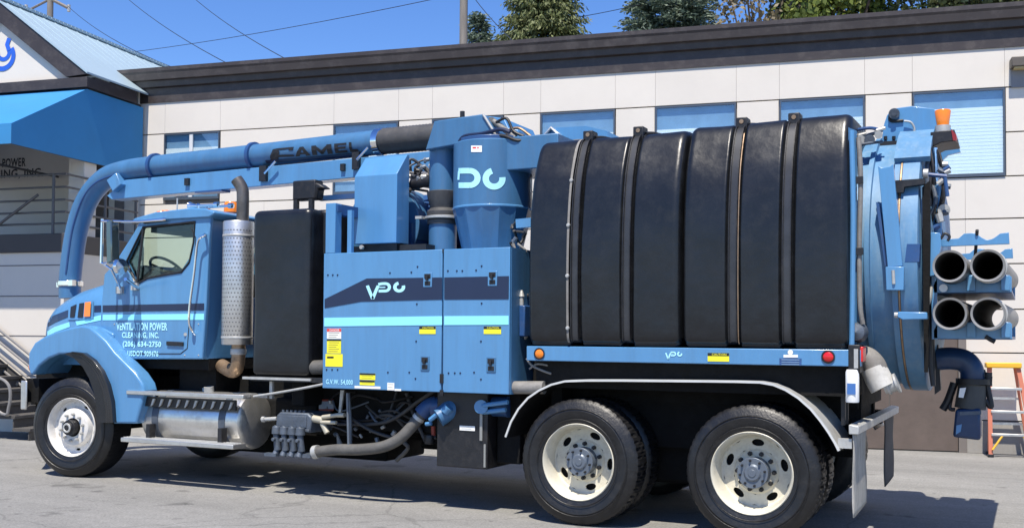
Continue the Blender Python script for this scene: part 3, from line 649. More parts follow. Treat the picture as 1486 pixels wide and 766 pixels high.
# small lit clutter under the machinery
def tb(name, pts, r, mt, par, n=10, k=6, label=None): return obj(name, tube(smoothpath(pts, k), r, n), mt, par, label=label)
def SP(px, py, Y): a, b = S(px, py, Y); return (a, Y, b)
tb('hydraulic_line', [SP(490, 615, .5), SP(560, 612, .5), SP(610, 580, .5), SP(640, 560, .5)], .018, hose, ch)
tb('hydraulic_line', [SP(500, 600, .45), SP(540, 625, .45), SP(590, 640, .45)], .016, hose, ch)
tb('hydraulic_line', [SP(505, 570, .4), SP(508, 610, .4), SP(508, 652, .4)], .02, hubgrey, ch)
tb('hydraulic_line', [SP(590, 570, .6), SP(600, 600, .6), SP(618, 640, .6)], .02, hose, ch)
rnd = random.Random(33)
for k in range(14):
    x_ = 455 + rnd.uniform(0, 150); y_ = 575 + rnd.uniform(0, 50)
    tb('hydraulic_line', [SP(x_, y_, .55), SP(x_ + rnd.uniform(10, 30), y_ + rnd.uniform(-14, 20), .5), SP(x_ + rnd.uniform(30, 60), y_ + rnd.uniform(-20, 20), .6)], rnd.uniform(.008, .016), [hose, black, hubgrey, steelblk][k % 4], ch, 8)
for k in range(14):
    a = SP(460 + rnd.uniform(0, 150), 575 + rnd.uniform(0, 60), .55); obj('line_fitting', cyl(a, (a[0] + rnd.uniform(-.03, .04), a[1], a[2] + rnd.uniform(-.04, .03)), rnd.uniform(.012, .022), n=8), [galv, castgrey, hubgrey][k % 3], ch)
obj('bracket_strap', prism(SL([(494, 566), (499, 566), (494, 600), (491, 600)], .4), .40, .42), galv, ch)
obj('caution_label', prism(SL([(463, 581), (484, 581), (484, 594), (463, 594)], .6), .598, .604), mat('faded_label', (.35, .38, .42), .6), ch)
obj('label_border', join(prism(SL([(463, 579), (484, 579), (484, 582), (463, 582)], .6), .596, .605), prism(SL([(463, 593), (484, 593), (484, 596), (463, 596)], .6), .596, .605)), mat('dull_red', (.3, .05, .03), .6), ch)

# ---- cab
cab = empty('cab', TK)
Yc = .20; Yf = 2.30
side = SL([(294, 521), (299, 439), (303, 345), (306, 312), (207, 315), (172, 376), (151, 398), (147.5, 440), (147, 478), (152, 500), (185, 521)], Yc)
hole = SL([(208, 330), (283, 322), (281, 352), (275, 380), (263, 395), (238, 399), (213, 404), (199, 412), (184, 379)], Yc)
sd_ = obj('door', prism(side, Yc, Yc + .05, 'y', [hole]), paint, cab, bevel=.012, label='blue driver side door with stripes and pale lettering')
obj('door', prism(side, Yf - .05, Yf, 'y', [hole]), paint, cab, bevel=.012)
xr, zb_ = S(294, 521, Yc); xt, ztp = S(306, 312, Yc)
rb = [(xr, zb_), (xr + .003, 1.85), (xt, ztp), (xt - .06, ztp), (xr - .06, 1.85), (xr - .06, zb_)]
V = prism([(Yc + .05, zb_), (Yf - .05, zb_), (Yf - .05, ztp), (Yc + .05, ztp)], xr - .05, xr - .005, 'x', [[(.7, 1.95), (1.8, 1.95), (1.8, 2.5), (.7, 2.5)]])
obj('rear_wall', V, paint, cab, bevel=.01)
obj('rear_window', box(xr - .035, xr - .03, .7, 1.8, 1.95, 2.5), cabglass, cab, smooth=0)
rx0 = S(203, 316, Yc)[0]
obj('roof', prism([(rx0 - .10, 2.735), (rx0 - .05, 2.77), (rx0 + .25, 2.822), (rx0 + .75, 2.842), (xt - .05, 2.825), (xt + .07, 2.79), (xt + .07, 2.765), (xt, 2.735)], Yc - .03, Yf + .03), paint, cab, bevel=.035, seg=3)
wx1, wz1 = S(207, 318, Yc); wx0, wz0 = S(172, 378, Yc)
obj('windshield', join(([(wx1 - .01, Yc + .05, wz1), (wx0 - .10, Yc + .05, wz0 - .08), (wx0 - .10, Yf - .05, wz0 - .08), (wx1 - .01, Yf - .05, wz1)], [[0, 1, 2, 3]])), cabglass, cab, smooth=0)
obj('windshield_frame', join(*[tube([(wx1, y, wz1), (wx0 - .09, y, wz0 - .07)], .032, 8) for y in (Yc + .05, 1.25, Yf - .05)]), paint, cab)
obj('window_glass', prism(hole, Yc + .022, Yc + .027), cabglass, cab, smooth=0)
obj('window_glass', prism(hole, Yf - .027, Yf - .022), cabglass, cab, smooth=0)
def loopseal(pts, Y, r): p = [(a, Y, b) for a, b in pts]; return tube(p + [p[0], p[1]], r, 6, False)
obj('window_seal', loopseal(hole, Yc - .001, .012), black, cab)
obj('window_seal', loopseal(hole, Yf + .001, .012), black, cab)
a = SP(208, 331, Yc - .006); b = SP(199, 411, Yc - .006)
obj('vent_divider', tube([a, b], .013, 6), black, cab)
obj('vent_glass', prism(SL([(207, 335), (204, 332), (181, 379), (196, 408)], Yc), Yc + .03, Yc + .034), glass('smoked_glass', (.35, .40, .40), .15), cab, smooth=0)
obj('dashboard', prism(SL([(192, 400), (203, 389), (222, 386), (240, 389), (262, 397), (262, 432), (180, 440)], .5), .35, 2.15), interior, cab, bevel=.02)
obj('door_trim', join(prism(SL([(200, 414), (213, 406), (238, 401), (265, 397), (290, 395), (290, 500), (160, 500), (160, 425)], Yc + .05), Yc + .052, Yc + .07), prism(SL([(200, 414), (213, 406), (238, 401), (265, 397), (290, 395), (290, 500), (160, 500), (160, 425)], Yc + .05), Yf - .07, Yf - .052)), interior, cab)
obj('headliner', box(rx0 + .1, xr - .06, Yc + .06, Yf - .06, 2.62, 2.70), interior, cab)
obj('sun_visor', box(-6.45, -5.75, Yf - .12, Yf - .08, 2.50, 2.64), interior, cab)
obj('far_seat_back', box(-5.98, -5.80, 1.6, 2.08, 1.70, 2.22), interior, cab, bevel=.05)
obj('seat', join(box(-6.15, -5.78, .45, .95, 1.35, 1.72), box(-5.9, -5.78, .47, .93, 1.72, 2.02), box(-6.15, -5.78, 1.6, 2.1, 1.35, 1.72)), interior, cab, bevel=.04)
# steering wheel: ring tilted towards the driver
sx, sz = S(241, 391, .62); n_ = Vector((.72, 0, .70)).normalized(); u_ = Vector((0, 1, 0)); v_ = n_.cross(u_); ctr = Vector((sx - .02, .68, sz - .02)); ring = [ctr + (u_ * math.cos(t) + v_ * math.sin(t)) * .225 for t in [2 * PI * k / 32 for k in range(33)]]
obj('steering_wheel', join(tube(ring, .016, 8, False), *[tube([ctr, ctr + (u_ * math.cos(t) + v_ * math.sin(t)) * .225], .012, 6) for t in (-1.57, .5, 2.64)], tube([ctr, ctr - n_ * .35], .03, 8)), black, cab)
mx_, mz_ = S(264, 357, 1.9); obj('interior_mirror', box(mx_ - .06, mx_ + .06, 2.18, 2.2, mz_ - .05, mz_ + .05), black, cab)
# door stripes, lettering, handle, seams
Yd = Yc - .004
obj('navy_stripe', prism(SL([(149, 443), (296, 440), (296, 450), (149, 452.5)], Yd), Yd, Yd + .003), navy, sd_, smooth=0)
obj('cyan_stripe', prism(SL([(149, 456.5), (296, 455), (295.7, 464), (149, 464.5)], Yd), Yd, Yd + .003), cyan, sd_, smooth=0)
for s, a, b in (('VENTILATION POWER', (169, 479), (243, 468)), ('CLEANING, INC.', (177, 491.5), (231, 482)), ('(206) 634-2750', (178, 505), (234, 495)), ('USDOT 909476', (185, 516.5), (230, 509))):
    x0, z0 = S(*a, Yd); x1, z1 = S(*b, Yd); obj('lettering', put(text2d(s, bold=.035), x0, x1, z0, z1, Yd - .001), lettering, sd_, smooth=0)
obj('door_seam', join(tube([SP(277, 330, Yc - .001), SP(284, 345, Yc - .001), SP(281, 400, Yc - .001), SP(275, 460, Yc - .001), SP(272, 505, Yc - .001), SP(262, 513, Yc - .001), SP(190, 513, Yc - .001)], .005, 5)), black, sd_)
obj('door_handle', prism(SL([(243, 495), (267, 496), (267, 502), (243, 501)], Yc), Yc - .02, Yc), steelblk, sd_, bevel=.005)
obj('door_lock', cyl(SP(269, 485, Yc - .01), SP(269, 485, Yc), .018, n=12), galv, sd_)
obj('kick_rivet', join(*[cyl(SP(x, y, Yc - .005), SP(x, y, Yc), .008, n=8) for x, y in ((268, 515), (288, 515), (288, 470), (166, 470))]), galv, sd_)
tb('grab_handle', [SP(298, 339.5, Yc), SP(296, 342, Yc - .07), SP(287, 351, Yc - .08), SP(282, 395, Yc - .08), SP(276, 440, Yc - .08), SP(274.5, 466, Yc - .08), SP(278, 478, Yc - .06), SP(283, 485, Yc)], .014, chrome, cab)
# roof lights, horns, beacon
for y in (.35, .8, 1.25, 1.7, 2.15): obj('marker_lamp', lathe([(.0, .045), (.05, .035), (.065, .012), (.065, 0)], (rx0 + .16, y, 2.815), 'z', 14), amber, cab)
hz = 2.93
for y, L in ((.75, .42), (.62, .34)):
    x0 = rx0 + .30
    obj('air_horn', join(lathe([(.05, 0), (.035, .03), (.018, .1), (.014, L), (.03, L + .01), (.03, L + .06), (.0, L + .07)], (x0, y, hz), 'x', 16), box(x0 + .12, x0 + .15, y - .02, y + .02, 2.84, hz)), chrome, cab)
obj('antenna', tube([(rx0 + .28, .45, 2.84), (rx0 + .28, .45, 3.0)], .008, 6), galv, cab)
bcx, _ = S(335, 296, .9); _l = S(241, 305, .6)
obj('marker_lamp', lathe([(.0, .07), (.06, .06), (.085, .03), (.09, 0), (0, 0)], (_l[0], .6, 2.835), 'z', 18), amber, cab)
obj('beacon', join(lathe([(0, .12), (.06, .118), (.07, .105), (.075, .0), (0, 0)], (bcx, .9, 2.875), 'z', 20)), amber, cab)
obj('beacon_base', cyl((bcx, .9, 2.82), (bcx, .9, 2.878), .085, n=20), black, cab)
# ---- west coast mirror
mr_ = empty('side_mirror', TK)
Ym = -.10
obj('mirror_head', prism(SL([(153.5, 321), (161, 319), (162, 380), (154, 383)], Ym), Ym, Ym + .11), mirrorm, mr_, bevel=.012)
obj('mirror_trim', tube([SP(148.5, 318, Ym + .02), SP(147, 382, Ym + .02)], .015, 8), chrome, mr_)
obj('mirror_arm', join(tube([SP(147, 321, Ym), SP(200, 322, Ym + .12), SP(242, 319, Yc - .02)], .013, 8), tube([SP(205, 322, Yc - .03), SP(242, 318, Yc - .03)], .022, 8)), chrome, mr_)
obj('mirror_arm', tube([SP(147, 381, Ym), SP(162, 391, Ym + .05), SP(176, 421, Yc - .01)], .013, 8), chrome, mr_)
obj('mirror_arm', tube([SP(150, 383, Ym), SP(175, 376, Ym + .05), SP(195, 407, Yc - .01)], .013, 8), chrome, mr_)
obj('mirror_arm', tube([SP(182, 405, Ym), SP(200, 418, Yc - .01)], .018, 8), chrome, mr_)
mxx, mzz = S(172, 387, Ym)
obj('convex_mirror', lathe([(.0, -.02), (.06, -.015), (.085, .01), (.08, .05), (.0, .07)], (mxx, Ym, mzz), 'x', 24), chrome, mr_)
for q, z_ in ((171, 421), (193, 416)): obj('mirror_bracket', box(S(q, z_, Yc)[0], S(q + 9, z_, Yc)[0], Yc - .03, Yc, S(q, z_ + 5, Yc)[1], S(q, z_ - 5, Yc)[1]), galv, mr_)
obj('far_mirror', box(-7.2, -7.15, 2.5, 2.68, 2.2, 2.75), black, mr_)

# ---- hood, lofted
secs = [(-7.06, 1.00, 2.16, 1.20), (-7.35, .985, 2.13, 1.20), (-7.7, .94, 2.06, 1.2), (-8.0, .86, 1.97, 1.18), (-8.22, .78, 1.89, 1.15), (-8.38, .70, 1.80, 1.10), (-8.47, .60, 1.70, 1.08), (-8.52, .45, 1.58, 1.06)]
def hood_sec(x, hw, top, bot, n=28):
    P = []
    for k in range(n + 1):
        t = PI * k / n; c_, s_ = math.cos(t), math.sin(t); e = .38
        y = -hw * math.copysign(abs(c_) ** e, c_); z = s_ ** e
        P.append((x + .10 * (1 - abs(c_) ** 2) * (-1), YC + y, bot + (top - bot) * z))
    return P
V = []; F = []
for s_ in secs: V += hood_sec(*s_)
m_ = 29
for i in range(len(secs) - 1):
    for k in range(m_ - 1): F.append([i * m_ + k, i * m_ + k + 1, (i + 1) * m_ + k + 1, (i + 1) * m_ + k])
F.append([(len(secs) - 1) * m_ + k for k in range(m_)])
hood_g = (V, F); hb = bvh_of(hood_g)
hood = obj('hood', hood_g, paint, TK, smooth=50)
obj('grille', prism([(YC - .40, 1.12), (YC + .40, 1.12), (YC + .38, 1.55), (YC - .38, 1.55)], -8.66, -8.60, 'x'), chrome, hood, bevel=.02)
obj('navy_stripe', decal([(63, 466), (80, 457), (101, 449)], [(63, 478), (80, 468), (100, 459.5)], hb, 10, 4), navy, hood, smooth=0)
obj('cyan_stripe', decal([(62, 485), (80, 474), (101, 467)], [(62, 493), (80, 482), (102, 474)], hb, 10, 4), cyan, hood, smooth=0)
obj('navy_stripe', decal([(137, 443.5), (147, 443)], [(137, 453), (147, 452.5)], hb, 4, 3), navy, hood, smooth=0)
obj('cyan_stripe', decal([(110, 466), (147, 457)], [(112, 472), (147, 464.5)], hb, 6, 3), cyan, hood, smooth=0)
obj('vent_surround', decal([(101, 446), (112, 439), (136, 436)], [(100, 464), (112, 464), (137, 462)], hb, 10, 6, .012), paint, hood)
obj('hood_vent', decal([(104.5, 446), (113, 442)], [(103.5, 461), (110, 461)], hb, 3, 4, .018), black, hood, smooth=0)
obj('hood_vent', decal([(117, 441), (124, 440)], [(114.5, 461), (122, 461)], hb, 3, 4, .018), black, hood, smooth=0)
obj('side_marker', decal([(126.5, 440), (135, 439)], [(125, 460), (134, 459.5)], hb, 4, 4, .03), amber, hood)
obj('hood_latch', tube([SP(136, 480, .18), SP(149, 504, .10)], .022, 8), black, hood)
flarem = mat('shiny_black_flare', (.012, .012, .014), .28, 0, .1, coat=.3)
# ---- front fenders with ribbed black flares
fo = [(40.5, 533), (41, 512), (50, 497), (64, 488), (80, 481), (97, 476), (118, 472), (130, 474), (141, 483), (153, 494), (166, 511), (180, 525), (196, 541), (206, 556), (209, 566), (198, 614.5), (163, 614.5)]
fi = [(160, 592), (155, 568), (147, 548), (135, 530), (120, 519), (104, 514), (86, 514), (70, 520), (56, 531), (48, 543.5), (43.5, 544)]
for y0, y1 in ((.04, .52), (1.98, 2.46)):
    fd_ = obj('fender', prism(SL(fo + fi, .04), y0 if y0 < 1 else 2.26, .235 if y0 < 1 else y1), paint, TK, bevel=.06, seg=4)
    cut = [(150, 484), (150, 500)]
    obj('inner_fender', prism(SL([(41, 533), (42, 513), (50, 499), (64, 490), (80, 483), (97, 478), (118, 474), (134, 476), (149, 484), (149, 556), (146, 548), (135, 530), (120, 519), (104, 514), (86, 514), (70, 520), (56, 531), (48, 543.5)], .04), .18 if y0 < 1 else 1.9, .6 if y0 < 1 else 2.3), paint, fd_, bevel=.03)
    if y0 < 1:
        fl_o = [(106, 510), (122, 512), (136, 522), (148, 538), (157, 558), (163, 583), (165, 613)]; fl_i = [(94, 513), (109, 520), (121, 532), (130, 548), (137, 568), (141, 590), (142, 613)]
        for k in range(5):
            a_, b_ = k / 5, (k + .72) / 5
            o_ = [(p[0] + (q[0] - p[0]) * a_, p[1] + (q[1] - p[1]) * a_) for p, q in zip(fl_o, fl_i)]; i_ = [(p[0] + (q[0] - p[0]) * b_, p[1] + (q[1] - p[1]) * b_) for p, q in zip(fl_o, fl_i)]
            obj('flare_rib', prism(SL(o_ + i_[::-1], -.0), -.012 + .012 * k, .10), flarem, fd_, bevel=.006)
        obj('flare', prism(SL(fl_o + fl_i[::-1], .03), .02, .40), rubber, fd_)
        obj('headlamp', lathe([(0, -.05), (.05, -.045), (.06, 0)], (S(40, 533, .1)[0] - .03, .22, S(40, 533, .1)[1]), 'x', 16), amber, fd_)
obj('wheel_well', join(box(-8.0, -6.75, .5, .56, 1.0, 1.5), box(-6.72, -6.68, .1, .55, .62, 1.3)), under, TK)
bm_ = obj('bumper', prism([(-8.17, .10), (-8.14, .04), (-8.05, .04), (-8.05, .065), (-8.13, .07), (-8.16, .125), (-8.565, .51), (-8.585, 1.99), (-8.20, 2.37), (-8.13, 2.43), (-8.05, 2.435), (-8.05, 2.46), (-8.14, 2.46), (-8.22, 2.38), (-8.62, 2.0), (-8.60, .5)], .70, 1.02, 'z'), alu, TK, bevel=.012)
obj('tow_light', cyl((-8.19, .03, .98), (-8.19, .04, .98), .02, n=10), black, bm_)
obj('bumper_bracket', box(-8.15, -7.95, .12, .6, .78, 1.04), under, TK)
obj('well_darkening_box', box(-8.46, -8.0, .5, 2.1, .66, 1.22), under, TK)  # dark box added to darken the view through the wheel well

# ---- exhaust stack
ex = empty('exhaust_stack', TK)
mX = (S(328, 400, .3)[0] + S(363, 400, .3)[0]) / 2; mZ0 = S(343, 500, .3)[1]; mZ1 = S(345, 322, .3)[1]
obj('heat_shield', join(lathe([(.150, 0), (.155, .01), (.155, mZ1 - mZ0 - .01), (.150, mZ1 - mZ0), (0.0, mZ1 - mZ0)], (mX, .3, mZ0), 'z', 40), cyl((mX, .3, mZ0), (mX, .3, mZ0 + .002), .15)), alu, ex)
pV = []
for row in range(26):
    for k in range(30):
        if True:
            a = 2 * PI * (k + .5 * (row % 2)) / 30; z = mZ0 + .10 + row * .042; c_ = Vector((mX + .1555 * math.cos(a), .3 + .1555 * math.sin(a), z))
            if math.sin(a) < .2:
                t_ = Vector((-math.sin(a), math.cos(a), 0)) * .007; pV.append(([c_ - t_ - Vector((0, 0, .006)), c_ + t_ - Vector((0, 0, .006)), c_ + t_ + Vector((0, 0, .006)), c_ - t_ + Vector((0, 0, .006))], [[0, 1, 2, 3]]))
po = obj('shield_perforation', join(*pV), mat('shield_holes', (.12, .12, .12), .6), ex, smooth=0); po['kind'] = 'stuff'
for z in (mZ0 + .06, mZ1 - .16): obj('shield_band', lathe([(.157, 0), (.159, .003), (.159, .022), (.157, .025)], (mX, .3, z), 'z', 40), galv, ex)
obj('stack_pipe', join(tube(smoothpath([(mX + .05, .3, mZ1 - .02), (mX + .05, .3, mZ1 + .24), (mX + .035, .3, mZ1 + .34), (mX - .02, .28, mZ1 + .43)], 6), .062, 20, False), tube(smoothpath([(mX + .05, .3, mZ1 - .02), (mX + .05, .3, mZ1 + .24), (mX + .035, .3, mZ1 + .34), (mX - .02, .28, mZ1 + .43)], 6), .055, 20, False)), mat('sooty_stack_pipe', (.15, .135, .12), .4, .7, .35, 5, .1, 30, 0, .6, (.04, .036, .032)), ex)
obj('lower_pipe', tube(smoothpath([(mX + .02, .3, mZ0 + .02), (mX + .02, .3, mZ0 - .12), (mX - .02, .32, mZ0 - .24), (mX - .14, .38, mZ0 - .27), (mX - .34, .46, mZ0 - .22)], 6), .07, 20), rust, ex)
obj('pipe_clamp', lathe([(.075, 0), (.08, .01), (.08, .05), (.075, .06)], (mX + .02, .3, mZ0 - .1), 'z', 24), galv, ex)

# ---- fuel tank with steps
ft = empty('fuel_tank', TK)
fx0 = S(199, 600, .12)[0]; fx1 = S(349, 600, .15)[0]; fy, fz, fR = .42, .67, .285
obj('tank_shell', lathe([(0, 0), (fR * .5, -.0), (fR - .05, .012), (fR - .01, .04), (fR, .08), (fR, fx1 - fx0 - .08), (fR - .01, fx1 - fx0 - .04), (fR - .05, fx1 - fx0 - .012), (0, fx1 - fx0)], (fx0, fy, fz), 'x', 56), alurough, ft)
for q in (.14, .80): obj('tank_strap', lathe([(fR + .002, 0), (fR + .006, .002), (fR + .006, .085), (fR + .002, .087)], (fx0 + (fx1 - fx0) * q, fy, fz), 'x', 56), castgrey, ft)
obj('filler_cap', join(cyl((fx0 + .75, fy - .05, fz + fR - .02), (fx0 + .75, fy - .06, fz + fR + .05), .05), cyl((fx0 + .60, fy + .05, fz + fR - .02), (fx0 + .60, fy + .05, fz + fR + .03), .03)), galv, ft)
a = S(183, 569, .02); b = S(347, 573, .02)
obj('upper_step', join(box(a[0], b[0] + .05, .02, .14, a[1] - .02, a[1] + .02)), alu, ft, bevel=.006, label='upper aluminium step above the fuel tank')
obj('step_support', join(box(fx0 + .02, fx1 - .02, .10, .12, .80, .90)), steelblk, ft)
for k in range(10):
    x = fx0 + .22 + k * .115; obj('step_tooth', prism([(x, .80), (x + .03, .82), (x + .06, .88), (x + .03, .88)], .085, .10), galv, ft, smooth=0)
a = S(175, 634, -.02); b = S(338, 645, -.02)
obj('lower_step', box(a[0], b[0], -.02, .17, .43, .475), alu, ft, bevel=.006, label='lower ribbed aluminium step below the fuel tank')
obj('step_rib', join(*[box(a[0] + .02, b[0] - .02, y, y + .012, .475, .482) for y in (.0, .04, .08, .12)]), galv, ft)
for x in (fx0 + .2, fx1 - .2): obj('step_bracket', box(x, x + .05, .05, .13, .46, .62), steelblk, ft)

# ---- tall black water tank behind the cab
bt_ = empty('cab_water_tank', TK)
def rbox(x0, x1, y0, y1, z0, z1, r, nz=16):
    V = []; F = []; cx, cy = (x0 + x1) / 2, (y0 + y1) / 2
    zs = [z0 + r * (1 - math.cos(PI / 2 * i / 4)) for i in range(5)]; ins = [r * (1 - math.sin(PI / 2 * i / 4)) for i in range(5)]
    L = [(z, s) for z, s in zip(zs, ins)] + [(z0 + r + (z1 - z0 - 2 * r) * i / nz, 0) for i in range(1, nz)] + [(z0 + z1 - z, s) for z, s in zip(zs[::-1], ins[::-1])]
    def ringp(s):
        P = []; R_ = r * 1.1
        for qx, qy, a0, (nx, ny, cnt) in ((x0, y0, 180, (1, 0, 10)), (x1, y0, 270, (0, 1, 14)), (x1, y1, 0, (-1, 0, 10)), (x0, y1, 90, (0, -1, 14))):
            ccx_ = x0 + R_ if qx == x0 else x1 - R_; ccy_ = y0 + R_ if qy == y0 else y1 - R_
            for k in range(6):
                a = math.radians(a0 + 18 * k); P.append((ccx_ + (R_ - s) * math.cos(a), ccy_ + (R_ - s) * math.sin(a)))
            ln = (x1 - x0 if nx else y1 - y0) - 2 * R_; b = P[-1]
            for k in range(1, cnt): P.append((b[0] + nx * ln * k / cnt, b[1] + ny * ln * k / cnt))
        return P
    for z, s in L:
        for a, b in ringp(s):
            dn = mnoise.noise(Vector((a * 1.6, b * 1.6, z * 1.4))) * .016; e = Vector((a - cx, b - cy)).normalized(); V.append((a + e.x * dn, b + e.y * dn, z))
    n = len(ringp(0)); m = len(L)
    for i in range(m - 1):
        for k in range(n): F.append([i * n + k, i * n + (k + 1) % n, (i + 1) * n + (k + 1) % n, (i + 1) * n + k])
    F += [list(range(n))[::-1], list(range((m - 1) * n, m * n))]
    return V, F
tx0 = S(365, 420, .1)[0]; tx1 = S(446, 420, .1)[0]; tz1 = S(405, 304, .12)[1]; tz0 = S(405, 546, .1)[1]
obj('tank_body', rbox(tx0, tx1 + .02, .1, 2.4, tz0, tz1, .06), poly, bt_, smooth=50)
obj('tank_base', box(tx0 - .02, tx1 + .3, .12, 2.3, tz0 - .05, tz0 - .004), steelblk, bt_)
obj('base_lip', box(tx0 - .1, tx1 + .05, .10, .13, tz0 - .035, tz0 - .012), galv, bt_)
ax, az = S(428, 292, .7)
obj('tank_vent', join(box(S(426, 280, .7)[0], S(459, 280, .7)[0], .68, .82, S(426, 291, .7)[1], S(426, 263, .7)[1]), prism(SL([(450, 262), (464, 267), (472, 273), (462, 274), (460, 289), (448, 290)], .7), .69, .81)), steelblk, bt_, bevel=.015)
for q in (430, 452): obj('vent_leg', box(S(q, 291, .7)[0], S(q + 5.5, 291, .7)[0], .65, .69, tz1 - .02, S(430, 291, .7)[1]), steelblk, bt_)
obj('crossbeam', box(S(462, 287, .9)[0], S(515, 287, .9)[0], .9, .96, S(480, 290, .9)[1], S(480, 283, .9)[1]), paint_dark, bt_)
p0 = SP(438, 534, .2); p1 = SP(482, 532, .2)
obj('tank_outlet', join(cyl(p0, p1, .07), cyl(p0, (p0[0] + .03, p0[1], p0[2]), .085)), darkhose, bt_)
tb('grease_line', [SP(368, 575, .15), SP(400, 570, .15), SP(440, 563, .1), SP(470, 557, .1)], .012, galv, bt_)
obj('small_fitting', join(box(*[S(q, 560, .2)[0] for q in (391, 395)], .2, .23, S(392, 578, .2)[1], S(392, 547, .2)[1]), box(S(375, 560, .2)[0], S(388, 560, .2)[0], .2, .24, S(380, 577, .2)[1], S(380, 571, .2)[1])), galv, bt_)

# ---- machinery cabinet
cb = empty('machinery_cabinet', TK)
Y0 = 0.0
cl, ct = S(470, 367, Y0); cr_, ctr_ = S(740, 360, Y0); cbz = 1.055; ctz = 2.308; cm = S(642.5, 400, Y0)[0]
obj('cabinet_body', prism([(.03, cbz + .01), (.03, ctz - .012), (2.47, ctz - .012), (2.47, cbz + .01)], cl + .006, cr_ - .006, 'x'), paint_dark, cb)
dl = obj('cabinet_door', box(cl, cm - .007, Y0, .03, cbz, ctz), paint, cb, bevel=.006, label='wide blue left cabinet door with dark stripe and logo')
dr_ = obj('cabinet_door', box(cm + .007, cr_, Y0, .03, cbz, ctz), paint, cb, bevel=.006, label='narrow blue right cabinet door with yellow caution label')
obj('cabinet_side', box(cr_ - .006, cr_ + .004, .03, 2.47, cbz, ctz), paint_worn, cb)
obj('cabinet_top', box(cl, cr_, .03, 2.47, ctz - .012, ctz), paint, cb)
Yp = -.004
def pp(name, px, mt, par, Y=Yp, th=.003): return obj(name, prism(SL(px, Y), Y, Y + th), mt, par, smooth=0)
mleft = 641.3; mright = 644.6
pp('navy_stripe', [(471, 434), (532, 404), (mleft, 402.5), (mleft, 434.5), (524, 437.5), (471, 447)], navy, dl)
pp('navy_stripe', [(mright, 402.5), (738.5, 400.5), (738, 434), (mright, 434.5)], navy, dr_)
pp('cyan_stripe', [(470.5, 461), (mleft, 458.5), (mleft, 471.5), (470.5, 473.5)], cyan, dl)
pp('cyan_stripe', [(mright, 458.5), (738, 458), (738, 471), (mright, 471.5)], cyan, dr_)
x0, z0 = S(533, 434, Yp); x1, z1 = S(585, 409, Yp); sc_ = (x1 - x0) / 1.92
g = vpc(); obj('logo', ([(x0 + a * sc_, Yp - .002, z0 + b * (z1 - z0)) for a, b in g[0]], g[1]), lettering, dl, smooth=0)
def sticker(par, px0, py0, px1, py1, mt, Y=Yp, band=None, bandmt=black, txt=None, lines=0, name='sticker'):
    x0, z1 = S(px0, py0, Y); x1, z0 = S(px1, py1, Y)
    o = obj(name, box(x0, x1, Y, Y + .003, z0, z1), mt, par, smooth=0)
    Y -= .0015
    g = []
    if band: g.append(box(x0, x1, Y, Y + .001, z1 - (z1 - z0) * band, z1))
    if g: obj('sticker_band', join(*g), bandmt, par, smooth=0)
    hgt = (z1 - z0)
    if txt: obj('sticker_print', put(text2d(txt, bold=.01), x0 + (x1 - x0) * .2, x1 - (x1 - x0) * .12, z1 - hgt * (band or .3) * .85, z1 - hgt * .05, Y - .001), mt if band else black, par, smooth=0)
    if lines: obj('sticker_print', join(*[box(x0 + (x1 - x0) * .12, x1 - (x1 - x0) * (.12 + .1 * (k % 3)), Y, Y + .001, z1 - hgt * ((band or .1) + .1 + (.9 - (band or .1)) * k / lines) - hgt * .035, z1 - hgt * ((band or .1) + .1 + (.9 - (band or .1)) * k / lines)) for k in range(lines)]), mat('fine_print', (.25, .22, .08), .6), par, smooth=0)
    return o
sticker(dl, 474.5, 476.5, 495, 491.5, white, band=.3, bandmt=redst, txt='DANGER', lines=3)
sticker(dl, 474.5, 492.3, 494.6, 512.5, yellow, band=.10, lines=5)
sticker(dl, 472.4, 513.2, 497, 532, yellow, lines=0)
pp('sticker_print', [(474.5, 517), (484, 517), (484, 519.5), (474.5, 519.5)], black, dl, Yp - .002)
sticker(dl, 608.5, 473.5, 632, 484.5, yellow, band=.34, txt='CAUTION')
sticker(dr_, 702, 473.5, 727, 484.5, yellow, band=.34, txt='CAUTION')
sticker(dl, 522, 541, 544.5, 551.2, yellow, band=.26, lines=2)
sticker(dl, 522, 551.6, 543.5, 559, yellow, band=.34, lines=1)
sticker(dl, 514.5, 559.4, 552, 564.2, white)
sticker(dl, 562, 555, 572, 566, white, lines=2); sticker(dl, 572.5, 563.8, 582, 567, white)
x0, z0 = S(473, 558, Yp); x1, z1 = S(512, 551, Yp); obj('lettering', put(text2d('G.V.W. 54,000', bold=.015), x0, x1, z0, z1, Yp), lettering, dl, smooth=0)
for px, py, par in ((621, 406, dl), (715, 404, dr_), (617, 527, dl), (713, 529, dr_)):
    x, z = S(px, py, Y0); e = empty('x', TK); bpy.data.objects.remove(e)
    lt = obj('latch_plate', box(x - .045, x + .045, -.008, -.0005, z - .065, z + .065), paint if py < 500 else paint_worn, par, bevel=.004)
    obj('latch_paddle', join(box(x - .032, x + .032, -.012, -.009, z + .012, z + .052), box(x - .028, x + .03, -.012, -.009, z - .050, z - .012), box(x - .012, x + .012, -.03, -.009, z - .005, z + .035)), black, par, bevel=.002)
bolts = [(476, 399), (483, 399), (490, 399), (566, 396), (597, 395), (606, 387), (650, 393), (663, 393), (671, 393), (691, 392), (699, 386), (605, 441), (699, 440), (604, 495), (698, 495), (563, 540), (594, 540), (603, 549), (651, 541), (660, 541), (668, 541), (688, 540), (698, 550), (474, 536), (482, 536), (490, 536)]
for px, py in bolts:
    x, z = S(px, py, Y0); obj('bolt_head', lathe([(0, -.006), (.007, -.005), (.009, 0)], (x, -.001, z), 'y', 8), navy, dl if px < 642 else dr_)
obj('door_post', join(box(cm - .012, cm + .012, .002, .03, ctz - .03, ctz + .002)), steelblk, cb)
